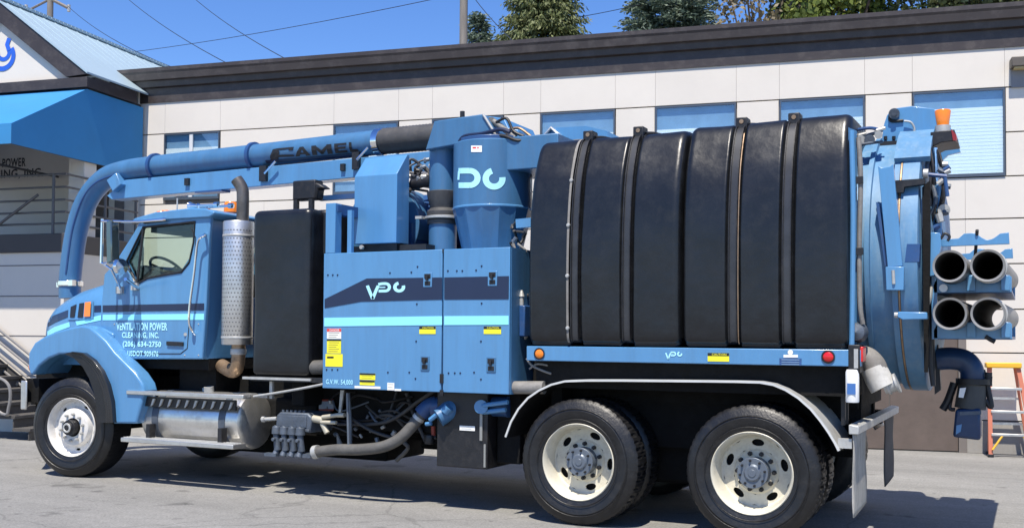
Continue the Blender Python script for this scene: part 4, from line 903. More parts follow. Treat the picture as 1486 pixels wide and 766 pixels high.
for q in ((-.008, .0, cbz + .08, cbz + .16), (-.006, .01, cbz - .03, cbz + .02)): obj('door_catch', box(cm - .018, cm + .018, *q), steelblk, cb)
# upright frame above the left end
a0 = S(472, 368, .0)[0]; a1 = S(486, 368, .0)[0]; az1 = S(478, 295, .0)[1]
obj('corner_post', box(a0, a1, .0, .10, ctz, az1), paint, cb, bevel=.004)
obj('top_rail', join(box(a0, a0 + .1, .10, 2.4, az1 - .1, az1), box(a1, S(516, 310, .3)[0], .02, .08, az1 - .08, az1 - .02)), paint_dark, cb)
obj('thin_post', box(S(504, 340, .1)[0], S(510, 340, .1)[0], .10, .14, ctz, S(507, 305, .1)[1]), paint, cb)
obj('round_filter', cyl((S(480, 336, .5)[0], .5, ctz), (S(480, 336, .5)[0], .5, ctz + .46), .19, n=32), poly, cb, bevel=.03)
obj('dark_mount', box(S(514, 360, .5)[0], S(622, 360, .5)[0], .45, 1.6, ctz - .01, ctz + .10), steelblk, cb)

# ---- chamfered blue box over the cabinet
bxe = empty('equipment_box', TK)
yb_ = .38
ex0 = S(514, 300, yb_)[0]; ex1 = S(575.6, 300, yb_)[0]; ez0 = S(514, 354.5, yb_)[1]; ez1 = S(514, 256.6, yb_)[1]; ez2 = S(529, 229.6, .56)[1]
obj('box_shell', prism([(yb_, ez0), (yb_, ez1), (.56, ez2), (.60, ez2), (.60, ez0)], ex0, ex1, 'x'), paint, bxe, bevel=.006)
obj('box_base', box(ex0 + .05, ex1 - .02, .42, .60, ctz + .02, ez0), steelblk, bxe)
obj('box_bolt', cyl((ex0 + .09, yb_ - .01, ez0 - .03), (ex0 + .09, yb_ + .02, ez0 - .03), .02, n=8), galv, bxe)
# ---- blower housing behind it
bl = empty('blower', TK)
bx_, bz_ = S(608, 324, .80)
obj('blower_scroll', join(lathe([(0, 0), (.415, 0), (.42, .006), (.42, .02), (.40, .024), (.40, .45), (0, .45)], (bx_ - .42, .80, bz_), 'y', 56)), paint_worn, bl, bevel=.004)
obj('blower_neck', box(bx_ - .30, bx_ - .05, .74, 1.15, ctz, bz_), paint_dark, bl)
obj('blower_body', cyl((bx_ - .3, 1.3, bz_ + .05), (bx_ + .35, 1.3, bz_ + .05), .30, n=32), paint_dark, bl)
rnd = random.Random(3)
for k in range(9):
    p = [SP(588 + rnd.uniform(0, 38), 228 + rnd.uniform(0, 50), .7 + rnd.uniform(0, .3)) for _ in range(4)]
    tb('hydraulic_hose', p, rnd.uniform(.010, .018), [hose, steelblk, greyhose][k % 3], bl, 8)
for k in range(10):
    a = SP(590 + rnd.uniform(0, 34), 232 + rnd.uniform(0, 40), .65 + rnd.uniform(0, .2)); obj('hose_fitting', join(cyl(a, (a[0] + .05, a[1] + .02, a[2] + rnd.uniform(-.03, .03)), .02, n=8), cyl(a, (a[0] + .02, a[1] + .01, a[2]), .028, n=6)), [galv, steelblk, hubgrey][k % 3], bl)
obj('air_filter_can', cyl(SP(598, 268, .7), SP(626, 262, .7), .05), steelblk, bl)

# ---- boom over the cab
bo = empty('boom', TK)
bpath = [(-8.80, YC, 1.98), (-8.80, YC, 2.28), (-8.71, YC, 2.80), (-8.54, YC, 3.18), (-8.26, YC, 3.42), (-7.92, YC, 3.505), (-7.36, YC, 3.53), (-6.6, YC, 3.54), (-5.9, YC, 3.55), (-5.0, YC, 3.565), (-4.22, YC, 3.58)]
obj('suction_pipe', tube(smoothpath(bpath, 7), .132, 32), paint_worn, bo)
for x, z in ((-7.42, 3.53), (-5.93, 3.55)): obj('pipe_flange', lathe([(.132, 0), (.158, .004), (.158, .045), (.132, .05)], (x, YC, z), 'x', 36), paint_dark, bo)
obj('pipe_end_collar', join(lathe([(.14, 0), (.15, .01), (.15, .06), (.14, .07)], (-8.80, YC, 2.13), 'z', 32), box(-8.80 - .19, -8.80 - .13, YC - .05, YC - .01, 2.12, 2.18), box(-8.80 + .10, -8.80 + .17, YC - .12, YC - .06, 2.13, 2.2)), chrome, bo)
V = [(-8.08, 3.24), (-7.86, 3.38), (-3.45, 3.42), (-3.45, 3.22), (-7.9, 3.19)]
obj('boom_beam', prism([(-8.10, 3.21), (-7.80, 3.385), (-3.4, 3.425), (-3.4, 3.225), (-8.02, 3.16)], YC - .09, YC + .09), paint, bo, bevel=.006)
obj('elbow_lug', prism(SL([(157, 262), (171, 251), (178, 268), (166, 279)], YC - .14), YC - .17, YC + .1), paint, bo, bevel=.01)
wear = [Vector(p) for p in bpath[1:6]]
obj('wear_strap', tube(smoothpath([(p.x + .055 if i < 3 else p.x, YC - .118, p.z + (-.045 if i > 2 else 0)) for i, p in enumerate(wear)], 6), .014, 6), paint_dark, bo)
for px, py, py2 in ((392, 246, 262), (526, 226, 245)):
    obj('pipe_clamp', join(box(S(px - 5, py, YC)[0], S(px + 5, py, YC)[0], YC - .13, YC + .05, S(px, py2, YC - .12)[1], S(px, py - 6, YC - .12)[1])), steelblk, bo)
    obj('clamp_pin', tube([SP(px - 8, py + 6, YC - .15), SP(px + 8, py - 12, YC - .15)], .014, 8), chrome, bo)
for px, py in ((272, 264), (498, 243)): obj('beam_pin', box(S(px - 3, py, YC - .1)[0], S(px + 3, py, YC - .1)[0], YC - .12, YC - .08, S(px, py + 5, YC - .1)[1], S(px, py - 5, YC - .1)[1]), steelblk, bo)
obj('beam_plate', box(S(292, 272, YC)[0], S(330, 272, YC)[0], YC - .1, YC + .05, 3.165, 3.185), paint_dark, bo)
# CAMEL lettering wrapped on the pipe
def wrapx(g2, x0, x1, z0, z1, R, x_rot=0):
    out = []
    for a, b in g2[0]:
        x = x0 + (x1 - x0) * a; z = z0 + (z1 - z0) * b; zc = 3.55 + .012 * (x + 5.9) / 1.0; th_ = max(-1, min(1, (z - zc) / R)); out.append((x, YC - math.sqrt(max(0, 1 - th_ ** 2)) * R, zc + th_ * R))
    return out, g2[1]
def subdiv(g):
    V, F = g; bm = bmesh.new(); vs = [bm.verts.new((a, b, 0)) for a, b in V]
    for f in F:
        try: bm.faces.new([vs[i] for i in f])
        except ValueError: pass
    bmesh.ops.triangulate(bm, faces=bm.faces); bmesh.ops.subdivide_edges(bm, edges=bm.edges, cuts=1)
    bm.verts.index_update(); r = ([(v.co.x, v.co.y) for v in bm.verts], [[v.index for v in f.verts] for f in bm.faces]); bm.free(); return r
xa = S(428, 226, 1.13)[0]; xb = S(519, 212, 1.13)[0]
wd_ = .26
def poly2(p): return [tuple(q) for q in p], [list(range(len(p)))]
LA = join(poly2([(.0, 0), (.28, 0), (.36, .24), (.36, .55), (.50, .74), (.42, 1), (.36, 1)]), poly2([(.42, 1), (.50, .74), (.64, .55), (.64, .24), (.72, 0), (1, 0), (.60, 1)]), poly2([(.34, .18), (.66, .18), (.64, .36), (.36, .36)]))
LM = join(poly2([(0, 0), (.24, 0), (.24, 1), (0, 1)]), poly2([(.76, 0), (1, 0), (1, 1), (.76, 1)]), poly2([(.2, 1), (.2, .62), (.44, .05), (.56, .05), (.5, .42)]), poly2([(.8, 1), (.8, .62), (.56, .05), (.44, .05), (.5, .42)]))
LE = join(poly2([(0, 0), (.28, 0), (.28, 1), (0, 1)]), poly2([(.26, 0), (1, 0), (1, .22), (.26, .22)]), poly2([(.26, .39), (.92, .39), (.92, .60), (.26, .60)]), poly2([(.26, .78), (1, .78), (1, 1), (.26, 1)]))
LL = join(poly2([(0, 0), (.32, 0), (.32, 1), (0, 1)]), poly2([(.30, 0), (1, 0), (1, .24), (.30, .24)]))
xw = xb - xa
for L_, f0, f1 in ((LA, 0, .25), (LM, .28, .60), (LE, .645, .835), (LL, .875, 1.0)):
    obj('lettering', wrapx(subdiv(L_), xa + xw * f0, xa + xw * f1, 3.480, 3.578, .1368), black, bo, smooth=0)
xc0 = S(392, 226, 1.13)[0]; xc1 = S(428, 226, 1.13)[0]
cg = join(poly2([(-.10, -.45), (.28, -.45), (.36, .25), (.42, .62), (.30, 1.05), (.14, 1.0)]), poly2([(.28, .82), (.95, .86), (.98, 1.06), (.26, 1.06)]), poly2([(.78, .88), (.98, .88), (.94, .66), (.78, .70)]), poly2([(.30, .06), (.98, -.02), (.94, .20), (.32, .30)]))
obj('lettering', wrapx(subdiv(cg), xc0, xc1, 3.485, 3.580, .1368), black, bo, smooth=0)
obj('lettering_underline', wrapx(subdiv(ribbon([(k / 20, 0.5) for k in range(21)], .9)), xc0 - .08, xb + .05, 3.438, 3.470, .1365), navy, bo, smooth=0)
# flexible duct
fx_ = [(-4.22 + .02 * k) for k in range(38)]
obj('flexible_duct', lathe([( .128 + (.010 if k % 2 else 0), x) for k, x in enumerate(fx_)], (0, YC, 3.585), 'x', 32), hose, bo, smooth=60)
obj('duct_clamp', lathe([(.134, 0), (.145, .005), (.145, .075), (.134, .08)], (-4.26, YC, 3.58), 'x', 32), chrome, bo)

# ---- vertical suction pipe and swivel head
hd = empty('boom_head', TK)
vx = (S(626, 300, .75)[0] + S(660, 300, .75)[0]) / 2; vz0 = ctz; vr = .135
def Zv(py): return S(643, py, .62)[1]
obj('riser_pipe', cyl((vx, .75, vz0), (vx, .75, Zv(322)), vr, n=36), paint_worn, hd)
obj('upper_riser', cyl((vx, .75, Zv(276)), (vx, .75, Zv(214)), vr, n=36), paint_worn, hd)
zz = [Zv(324), Zv(318), Zv(310), Zv(305), Zv(300), Zv(292), Zv(284), Zv(276)]
obj('rubber_bellow', lathe([(.15, zz[0]), (.15, zz[1]), (.13, zz[1]), (.155, zz[2]), (.155, zz[3]), (.12, zz[4]), (.135, zz[5]), (.150, zz[6]), (.158, zz[7]), (.13, zz[7] + .01)], (vx, .75, 0), 'z', 36), hose, hd)
obj('bellow_clamp', join(lathe([(.15, 0), (.175, .004), (.175, .025), (.15, .03)], (vx, .75, Zv(316)), 'z', 36), box(vx - .22, vx - .15, .60, .66, Zv(316), Zv(312))), galv, hd)
hp = [(617, 218), (630, 176), (700, 165.5), (706, 170), (716, 190), (712, 198), (690, 205), (672, 208)]
obj('head_housing', prism(SL(hp, .55), .55, 1.65), paint_worn, hd, bevel=.01)
obj('head_edge', tube([SP(701, 166, .54), SP(716, 190, .54), SP(722, 204, .54)], .012, 8), galv, hd)
obj('head_cap', prism(SL([(704, 168), (732, 172), (738, 186), (752, 188), (754, 206), (722, 204), (712, 188)], .95), .95, 1.6), paint, hd, bevel=.01)
obj('head_pin', cyl(SP(671, 170, 1.1), SP(671, 162, 1.1), .025, n=10), black, hd)
obj('hydraulic_ram', join(tube([SP(716, 176, .62), SP(748, 200, .62)], .028, 12), tube([SP(748, 200, .62), SP(768, 204, .62)], .014, 8), cyl(SP(713, 178, .60), SP(713, 178, .66), .05, n=16)), greyhose, hd)
obj('cable_pipe', tube(smoothpath([SP(666, 208, .5), SP(674, 198, .5), SP(700, 194, .5), SP(726, 188, .5), SP(740, 192, .5)], 5), .018, 8), navy, hd)
obj('small_hose', tube(smoothpath([SP(720, 178, .6), SP(735, 172, .6), SP(745, 190, .6), SP(760, 198, .6)], 5), .014, 8), black, hd)

# ---- cyclone separator
cy_ = empty('cyclone_separator', TK)
ccx = -2.62; ccy = .75; cR = .372
zt_ = 3.345; zm_ = S(712, 297, .40)[1]; 
obj('cyclone_drum', join(lathe([(0, zt_), (cR - .01, zt_), (cR, zt_ - .01), (cR, zm_), (cR - .02, zm_)], (ccx, ccy, 0), 'z', 64)), paint_worn, cy_, label='upper drum with pale logo lettering')
obj('drum_weld', lathe([(cR, zm_ - .012), (cR + .008, zm_ - .006), (cR + .008, zm_ + .006), (cR, zm_ + .012)], (ccx, ccy, 0), 'z', 64), paint, cy_)
V = []
for z, r in ((zm_, cR / math.cos(PI / 14) * .992), (ctz - .02, .270)):
    for k in range(14): a = 2 * PI * (k + .5) / 14 + .2; V.append((ccx + r * math.cos(a), ccy + r * math.sin(a), z))
obj('cyclone_cone', (V, [[k, (k + 1) % 14, 14 + (k + 1) % 14, 14 + k] for k in range(14)]), paint_worn, cy_, smooth=0, label='faceted tapering lower cone')
obj('outlet_duct', box(ccx + .1, -1.84, ccy - .25, ccy + .34, S(757, 248, .58)[1], zt_ + .01), paint_worn, cy_, bevel=.01)
obj('top_lid', join(cyl((ccx, ccy, zt_), (ccx, ccy, zt_ + .04), cR - .04, n=48), box(ccx - .20, ccx + .15, ccy + .05, ccy + .40, zt_ + .03, zt_ + .10)), paint_dark, cy_, bevel=.006)
obj('lid_hose', tube(smoothpath([SP(672, 205, .6), SP(700, 197, .6), SP(735, 200, .6), SP(765, 206, .7), SP(790, 205, .8)], 5), .022, 10), greyhose, cy_)
obj('lid_hose', tube(smoothpath([SP(700, 203, .5), SP(728, 197, .5), SP(752, 204, .5), SP(775, 200, .6)], 5), .016, 8), black, cy_)
obj('lid_hose', tube(smoothpath([SP(735, 190, .7), SP(752, 186, .7), SP(768, 196, .7), SP(782, 208, .7)], 5), .013, 8), rust, cy_)
obj('blue_hopper', prism(SL([(783, 205), (800, 186), (850, 183), (880, 190), (884, 200)], 1.3), 1.3, 1.9), paint, cy_)
obj('hopper_edge', tube([SP(783, 205, 1.28), SP(800, 186, 1.28), SP(818, 203, 1.28)], .018, 8), alu, cy_)
def wrapc(g2, cpx, px0, px1, py0, py1, asp):      # print wrapped round the drum, mapped through sight lines
    top = []; V, F = subdiv(g2)
    drum = lathe([(cR, zm_ - .5), (cR, zt_)], (ccx, ccy, 0), 'z', 96); bv = bvh_of(drum); out = []
    for a, b in V:
        d = ray(px0 + (px1 - px0) * a, py0 + (py1 - py0) * b).normalized(); h, n, _, _ = bv.ray_cast(CAM, d)
        if h is None: out.append((ccx - cR, ccy, zt_ - .3)); continue
        n = -n if n.dot(d) > 0 else n; out.append(tuple(h + n * .004))
    return out, F
g = join(ribbon([(.0, .12), (.25, .11), (.55, .11)] , .30), ribbon(arc(.55, .5, .39, -90, 90, 14), .30), ribbon([(.55, .89), (.0, .89)], .30), ribbon([(.02, .12), (-.01, .6)], .10))
obj('logo', wrapc(g, 0, 666, 695, 245, 272, 1), lettering, cy_, smooth=0)
g = ribbon(arc(.5, .5, .40, -105, -370, 22), .30)
obj('logo', wrapc(g, 0, 702, 732, 245, 274, 1), lettering, cy_, smooth=0)
x0, z1 = S(684, 211.5, .38); x1, z0 = S(699.5, 221, .38)
obj('drum_label', wrapc(([(0, 0), (1, 0), (1, 1), (0, 1)], [[0, 1, 2, 3]]), 0, 684, 699.5, 211.5, 221, 1), white, cy_, smooth=0)
obj('drum_label_mark', wrapc(([(0.1, .2), (.9, .2), (.9, .45), (.1, .45)], [[0, 1, 2, 3]]), 0, 685, 696, 211.7, 221, 1), redst, cy_, smooth=0)

# ---- clutter in the gap between cabinet and water tanks
cg_ = empty('pump_plumbing', TK)
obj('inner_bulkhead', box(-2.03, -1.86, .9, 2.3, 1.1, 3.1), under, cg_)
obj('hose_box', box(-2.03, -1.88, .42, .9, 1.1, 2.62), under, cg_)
obj('blue_bracket', prism(SL([(748, 318), (770, 316), (770, 329), (749, 331)], .25), .25, .33), paint, cg_)
obj('blue_gearbox', box(cr_ + .01, S(763, 460, .18)[0], .16, .6, S(750, 488, .18)[1], S(750, 443, .18)[1]), paint_dark, cg_, bevel=.01)
rnd = random.Random(9)
for k in range(16):
    x = rnd.uniform(-2.0, -1.9); p = [SP(742 + rnd.uniform(0, 24), 330 + k * 12 + rnd.uniform(-14, 14), .3 + rnd.uniform(0, .3)) for _ in range(4)]
    tb('cable', p, rnd.uniform(.008, .016), [hose, black, greyhose, steelblk][k % 4], cg_, 8)
for k in range(12):
    a = SP(744 + rnd.uniform(0, 18), 335 + rnd.uniform(0, 160), .3); obj('fitting', join(cyl(a, (a[0] + .03, a[1], a[2] + .04), .018, n=8)), [galv, hubgrey, steelblk][k % 3], cg_)
for px in (748, 757): obj('blue_valve', join(cyl(SP(px, 443, .2), SP(px, 428, .2), .018, n=10), cyl(SP(px, 430, .2), SP(px, 421, .2), .026, .01, n=10)), galv, cg_)
tb('white_cable', [SP(764, 520, .1), SP(772, 530, .1), SP(786, 537, .1), SP(800, 542, .12)], .010, greyhose, cg_)
tb('white_cable', [SP(768, 535, .1), SP(780, 528, .12), SP(795, 530, .12)], .009, greyhose, cg_)
obj('drain_pipe', join(cyl(SP(745, 562, .1), SP(790, 562, .1), .055)), greyhose, cg_)

# ---- twin black water tanks saddled over the debris body
prof0 = [(.60, 1.47), (.10, 1.47), (.03, 1.50), (.0, 1.56), (-.012, 1.8), (-.015, 2.1), (-.005, 2.4), (.02, 2.65), (.06, 2.86), (.11, 3.00), (.155, 3.10), (.195, 3.17), (.245, 3.215), (.33, 3.235), (.60, 3.245), (.95, 3.25)]
def smooth1(p):
    q = smoothpath([(a, b, 0) for a, b in p], 4); return [(v.x, v.y) for v in q]
PR = smooth1(prof0)
def water_tank(x0, x1, grooves, zs, name, label):
    V = []; F = []; N = 150; xs = [x0 + (x1 - x0) * k / N for k in range(N + 1)]; m = len(PR); re = .060
    for x in xs:
        e = min(x - x0, x1 - x); ins = 0
        if e < re: ins = re * (1 - math.sqrt(max(0, 1 - ((re - e) / re) ** 2)))
        gd = 0
        for gx in grooves:
            q = abs(x - gx) / .050
            if q < 1.3: gd = max(gd, .030 * (1 if q < .8 else (1.3 - q) / .5))
        for i, (y, z) in enumerate(PR):
            a = PR[max(i - 1, 0)]; b = PR[min(i + 1, m - 1)]; d = Vector((b[0] - a[0], b[1] - a[1])).normalized(); nn = (d.y, -d.x)   # inward
            nz = mnoise.noise(Vector((x * 2.1, y * 2.1 + 5, z * 1.7))) * .014 + mnoise.noise(Vector((x * 6, y * 6, z * 5))) * .003
            o = ins + gd + nz
            top = zs * max(0, z - 1.5) / 1.76
            V.append((x, y + nn[0] * o, z + nn[1] * o + top))
    for i in range(N):
        for k in range(m - 1): F.append([i * m + k, i * m + k + 1, (i + 1) * m + k + 1, (i + 1) * m + k])
    # end caps
    F.append(list(range(m))); F.append([N * m + k for k in range(m)])
    return obj(name, (V, F), poly, TK, smooth=60, label=label)
tmid = S(988, 400, 0)[0]; tl_ = S(766, 420, 0)[0]; tr_ = S(1231, 420, 0)[0]
gx = [S(q, 500, 0)[0] for q in (834, 909, 1063.5, 1142)]
wt1 = water_tank(tl_, tmid - .010, gx[:2], -.0, 'water_tank', 'front black water tank of the pair behind the cabinet')
wt2 = water_tank(tmid + .010, tr_, gx[2:], .02, 'water_tank', 'rear black water tank of the pair')
for g_, par in zip(gx, (wt1, wt1, wt2, wt2)):
    for s in (-1, 1):
        pts = [(g_ + s * .030, y + .018 if z < 3 else y + .01, z + (-.012 if z > 3.1 else 0)) for y, z in PR[10:]]
        V = []; F = []
        for i, (y, z) in enumerate(PR[10:]):
            a = PR[10:][max(i - 1, 0)]; b = PR[10:][min(i + 1, len(PR) - 11)]; d = Vector((b[0] - a[0], b[1] - a[1])).normalized()
            for xx, dep in ((g_ + s * .034, .03), (g_ + s * .034, -.010), (g_ + s * .026, -.010), (g_ + s * .026, .03)): V.append((xx, y + d.y * dep, z - d.x * dep))
        k = len(PR) - 10
        for i in range(k - 1):
            for j in range(4): F.append([4 * i + j, 4 * i + (j + 1) % 4, 4 * i + 4 + (j + 1) % 4, 4 * i + 4 + j])
        obj('strap_flange', (V, F), steelblk, par)
    V = []; F = []; k = len(PR) - 10
    for i, (y, z) in enumerate(PR[10:]):
        a = PR[10:][max(i - 1, 0)]; b = PR[10:][min(i + 1, len(PR) - 11)]; d = Vector((b[0] - a[0], b[1] - a[1])).normalized()
        for xx in (g_ - .026, g_ + .026): V.append((xx, y + d.y * .006, z - d.x * .006))
    F = [[2 * i, 2 * i + 1, 2 * i + 3, 2 * i + 2] for i in range(k - 1)]
    obj('strap_web', (V, F), mat('strap_steel', (.038, .040, .045), .38, .2, .25, 6), par)
    zt2 = 3.235
    obj('strap_head', prism([(.26, 3.16), (.26, 3.30), (.38, 3.30), (.42, 3.16)], g_ - .045, g_ + .045, 'x'), steelblk, par, bevel=.008)
    obj('strap_eye', cyl((g_, .255, 3.265), (g_, .27, 3.265), .018, n=10), rust, par)
    obj('strap_chain', tube(smoothpath([(g_ + .05, .33, 3.25), (g_ + .10, .36, 3.25), (g_ + .15, .4, 3.24)], 4), .014, 6), black, par)
# thin stainless band with bolts on the front tank
bx0 = S(825, 500, 0)[0]
V = []
for i, (y, z) in enumerate(PR[8:]):
    V += [(bx0 - .010, y - .016, z), (bx0 + .010, y - .016, z)]
k = len(PR) - 8
obj('steel_band', (V[:2 * (k - 8)], [[2 * i, 2 * i + 1, 2 * i + 3, 2 * i + 2] for i in range(k - 9)]), greyhose, wt1)
for z in (1.62, 2.05, 2.47, 2.85): 
    yb2 = min(PR, key=lambda q: abs(q[1] - z) + (10 if q[0] > .5 else 0))[0]; obj('band_bolt', lathe([(0, -.03), (.014, -.028), (.018, -.016)], (bx0, yb2, z), 'y', 8), galv, wt1)
for g_, par in ((gx[2] + .03, wt2),):
    V = []
    for i, (y, z) in enumerate(PR[8:44]): V += [(g_ + .010, y - .004, z), (g_ + .017, y - .004, z)]
    obj('rusty_strip', (V, [[2 * i, 2 * i + 1, 2 * i + 3, 2 * i + 2] for i in range(len(V) // 2 - 1)]), rust, par)

# ---- debris body and rear door
db = empty('debris_body', TK)
DC = (YC, 2.18); DR = 1.0
obj('body_shell', lathe([(0, -1.84), (DR, -1.84), (DR, .985), (0, .985)], (0, DC[0], DC[1]), 'x', 96), paint_dusty, db, smooth=40)
obj('end_ring', lathe([(DR, .79), (DR + .035, .795), (DR + .035, .83), (DR, .835)], (0, DC[0], DC[1]), 'x', 96), paint_dusty, db)
dd_ = empty('rear_door', TK)
obj('door_ring', lathe([(DR - .05, .985), (DR + .045, .99), (DR + .045, 1.03), (DR + .02, 1.035), (DR + .02, 1.045), (DR + .05, 1.05), (DR + .05, 1.17), (DR + .02, 1.18), (DR - .05, 1.18)], (0, DC[0], DC[1]), 'x', 96), paint_dusty, dd_)
obj('door_dish', lathe([(DR - .03, 1.17), (DR * .8, 1.24), (DR * .5, 1.30), (0, 1.33)], (0, DC[0], DC[1]), 'x', 72), paint_dusty, dd_)
obj('ring_seal', lathe([(DR + .047, 1.032), (DR + .052, 1.036), (DR + .052, 1.046), (DR + .047, 1.048)], (0, DC[0], DC[1]), 'x', 96), rust, dd_)
# ---- deck rail with lamps
rl_ = empty('deck_rail', TK)
rx0_, rzt = S(764, 505, .02); rx1_ = S(1249, 507, .02)[0]
rb_ = obj('rail_beam', box(rx0_, rx1_, .02, .10, 1.345, 1.468), paint, rl_, bevel=.006)
obj('far_beam', box(rx0_, rx1_, 2.40, 2.48, 1.345, 1.468), paint, rl_)
for px, py, mt in ((783, 513, amber), (1202, 517.5, redlens)):
    x, z = S(px, py, .02)
    obj('lamp_bezel', lathe([(.048, .0), (.050, -.008), (.040, -.010), (.038, 0)], (x, .019, z), 'y', 24), black, rl_)
    obj('lamp_lens', lathe([(0, -.016), (.025, -.014), (.038, -.006), (.038, 0)], (x, .019, z), 'y', 24), mt, rl_)
x0, z0 = S(966, 521, .015); x1, z1 = S(989, 510, .015); g = vpc()
obj('logo', ([(x0 + a * (x1 - x0) / 1.95, .0165, z0 + b * (z1 - z0)) for a, b in g[0]], g[1]), lettering, rb_, smooth=0)
sticker(rb_, 1027, 511.8, 1058, 524.5, yellow, .015, band=.34, txt='CAUTION')
x, z = S(1147, 511, .016); obj('sticker', join(cyl((x, .0165, z), (x, .014, z), .020, n=16), prism(SL([(1137, 514.5), (1158, 514.5), (1158, 518.5), (1137, 518.5)], .016), .014, .0175)), white, rb_)
sticker(rb_, 1131, 519.5, 1163, 530, mat('worn_decal', (.03, .08, .22), .5, 0, .3, 40), .015)
obj('sticker_print', join(*[box(S(1134, 522, .013)[0], S(1160, 522, .013)[0], .0125, .0135, S(1147, y_ + 1.6, .013)[1], S(1147, y_, .013)[1]) for y_ in (521, 524.5, 527.6)]), mat('faded_print', (.15, .25, .4), .5), rb_, smooth=0)
obj('rear_corner_post', box(S(1232, 515, .05)[0], S(1249, 515, .05)[0], .012, .2, S(1240, 541, .05)[1], S(1240, 500, .05)[1]), steelblk, rl_, bevel=.006)
obj('corner_plate', box(S(1239, 515, .0)[0], S(1245, 515, .0)[0], .004, .01, S(1240, 534, .0)[1], S(1240, 506, .0)[1]), galv, rl_)
obj('tail_lamp', box(S(1249, 515, .05)[0] - .003, S(1249, 515, .05)[0] + .02, .03, .18, 1.38, 1.49), redlens, rl_, bevel=.005)
wcx, wcz = S(1236, 536, .0)
obj('washer_bottle', lathe([(0, -.24), (.045, -.24), (.048, -.23), (.048, -.02), (.04, 0), (0, 0)], (wcx, .03, wcz), 'z', 24), white, rl_)
obj('bottle_label', box(wcx - .03, wcx + .03, -.021, -.019, wcz - .18, wcz - .10), mat('blue_label', (.05, .15, .4), .5), rl_)
obj('round_light', lathe([(0, -.09), (.06, -.07), (.08, 0), (.07, .06), (0, .08)], (S(1243, 482, .12)[0], .16, S(1243, 482, .12)[1]), 'y', 24), castgrey, rl_)

# ---- tandem fender
fe = empty('rear_fender', TK)
fpx = [(733, 633), (741, 611), (752, 592), (766, 576), (782, 565), (800, 556.5), (820, 551.5), (850, 550.5), (900, 550.5), (960, 551), (1020, 551.5), (1065, 552), (1103, 553), (1123, 556.5), (1141, 564), (1160, 576), (1178, 592), (1192, 609), (1204, 626), (1213, 641), (1219, 653)]
fp = [S(a, b, -.02) for a, b in fpx]
def sheet(p, y0, y1, t):
    V = []; F = []; n = len(p)
    for i, (x, z) in enumerate(p):
        a = p[max(i - 1, 0)]; b = p[min(i + 1, n - 1)]; d = Vector((b[0] - a[0], b[1] - a[1])).normalized()
        V += [(x, y0, z), (x, y1, z), (x + d.y * t, y1, z - d.x * t), (x + d.y * t, y0, z - d.x * t)]
    for i in range(n - 1):
        for j in range(4): F.append([4 * i + j, 4 * i + (j + 1) % 4, 4 * i + 4 + (j + 1) % 4, 4 * i + 4 + j])
    F += [[0, 1, 2, 3], [4 * n - 4, 4 * n - 3, 4 * n - 2, 4 * n - 1]]; return V, F
obj('fender_sheet', sheet(fp, -.02, .62, .006), galv, fe, smooth=40)
obj('fender_underside_shade', sheet([(x, z - .012) for x, z in fp], -.012, .61, .003), under, fe, smooth=40)  # black sheet added so the fender underside reads as deep shade
obj('fender_lip', sheet(fp, -.032, -.018, .016), mat('bright_fender_lip', (.62, .62, .60), .35, .2, .1), fe, smooth=40)
obj('far_fender_sheet', sheet(fp, 1.88, 2.52, .006), galv, fe, smooth=40)
obj('fender_notch', box(S(1222, 648, 0)[0] - .03, S(1236, 640, 0)[0], .0, .05, S(1222, 650, 0)[1], S(1222, 636, 0)[1]), galv, fe)
obj('inner_splash_panel', box(-2.15, .72, .60, .62, .62, 1.12), under, fe)
obj('fender_bracket', join(*[box(x, x + .05, .2, .7, 1.2, 1.3) for x in (-1.9, -.72, .3)]), under, fe)
# ---- mud flaps
mf = empty('mudflap_assembly', TK)
mX_ = .75
ga = S(1236, 620, -.02)[1]
obj('hanger_bar', prism([(mX_ - .03, .855), (mX_ + .04, .855), (mX_ + .04, .915), (mX_ - .03, .925)], -.03, 2.5), galv, mf, bevel=.006)
def flap(y0, y1, mt, lb):
    V = []; F = []; n = 14
    for i in range(n + 1):
        z = .86 - (.86 - .25) * i / n
        for j in range(9):
            y = y0 + (y1 - y0) * j / 8
            V.append((mX_ + .004 * math.sin(i * .5 + j * .3), y + (.006 * math.sin(i * .9) if j in (0, 8) else 0), z + (.02 * j / 8 if i == n else 0)))
    for i in range(n):
        for j in range(8): k = i * 9 + j; F.append([k, k + 1, k + 10, k + 9])
    o = obj('mudflap', (V, F), mt, mf, label=lb); so = o.modifiers.new('thick', 'SOLIDIFY'); so.thickness = .008
flap(-.01, .64, flapmat, 'weathered whitish near side mudflap')
flap(1.78, 2.42, mat('dark_mudflap', (.07, .065, .062), .8, 0, .2, 4, .3, 30, 0, .3, (.16, .15, .14)), 'dark far side mudflap')
obj('flap_post', join(box(mX_ - .12, mX_ - .09, .20, .23, .9, 1.3), box(mX_ - .12, mX_ - .09, .34, .37, .9, 1.3)), steelblk, mf)
for y in (.55, 1.75): obj('bar_bracket', box(mX_ - .10, mX_ - .03, y, y + .14, .80, .92), under, mf)
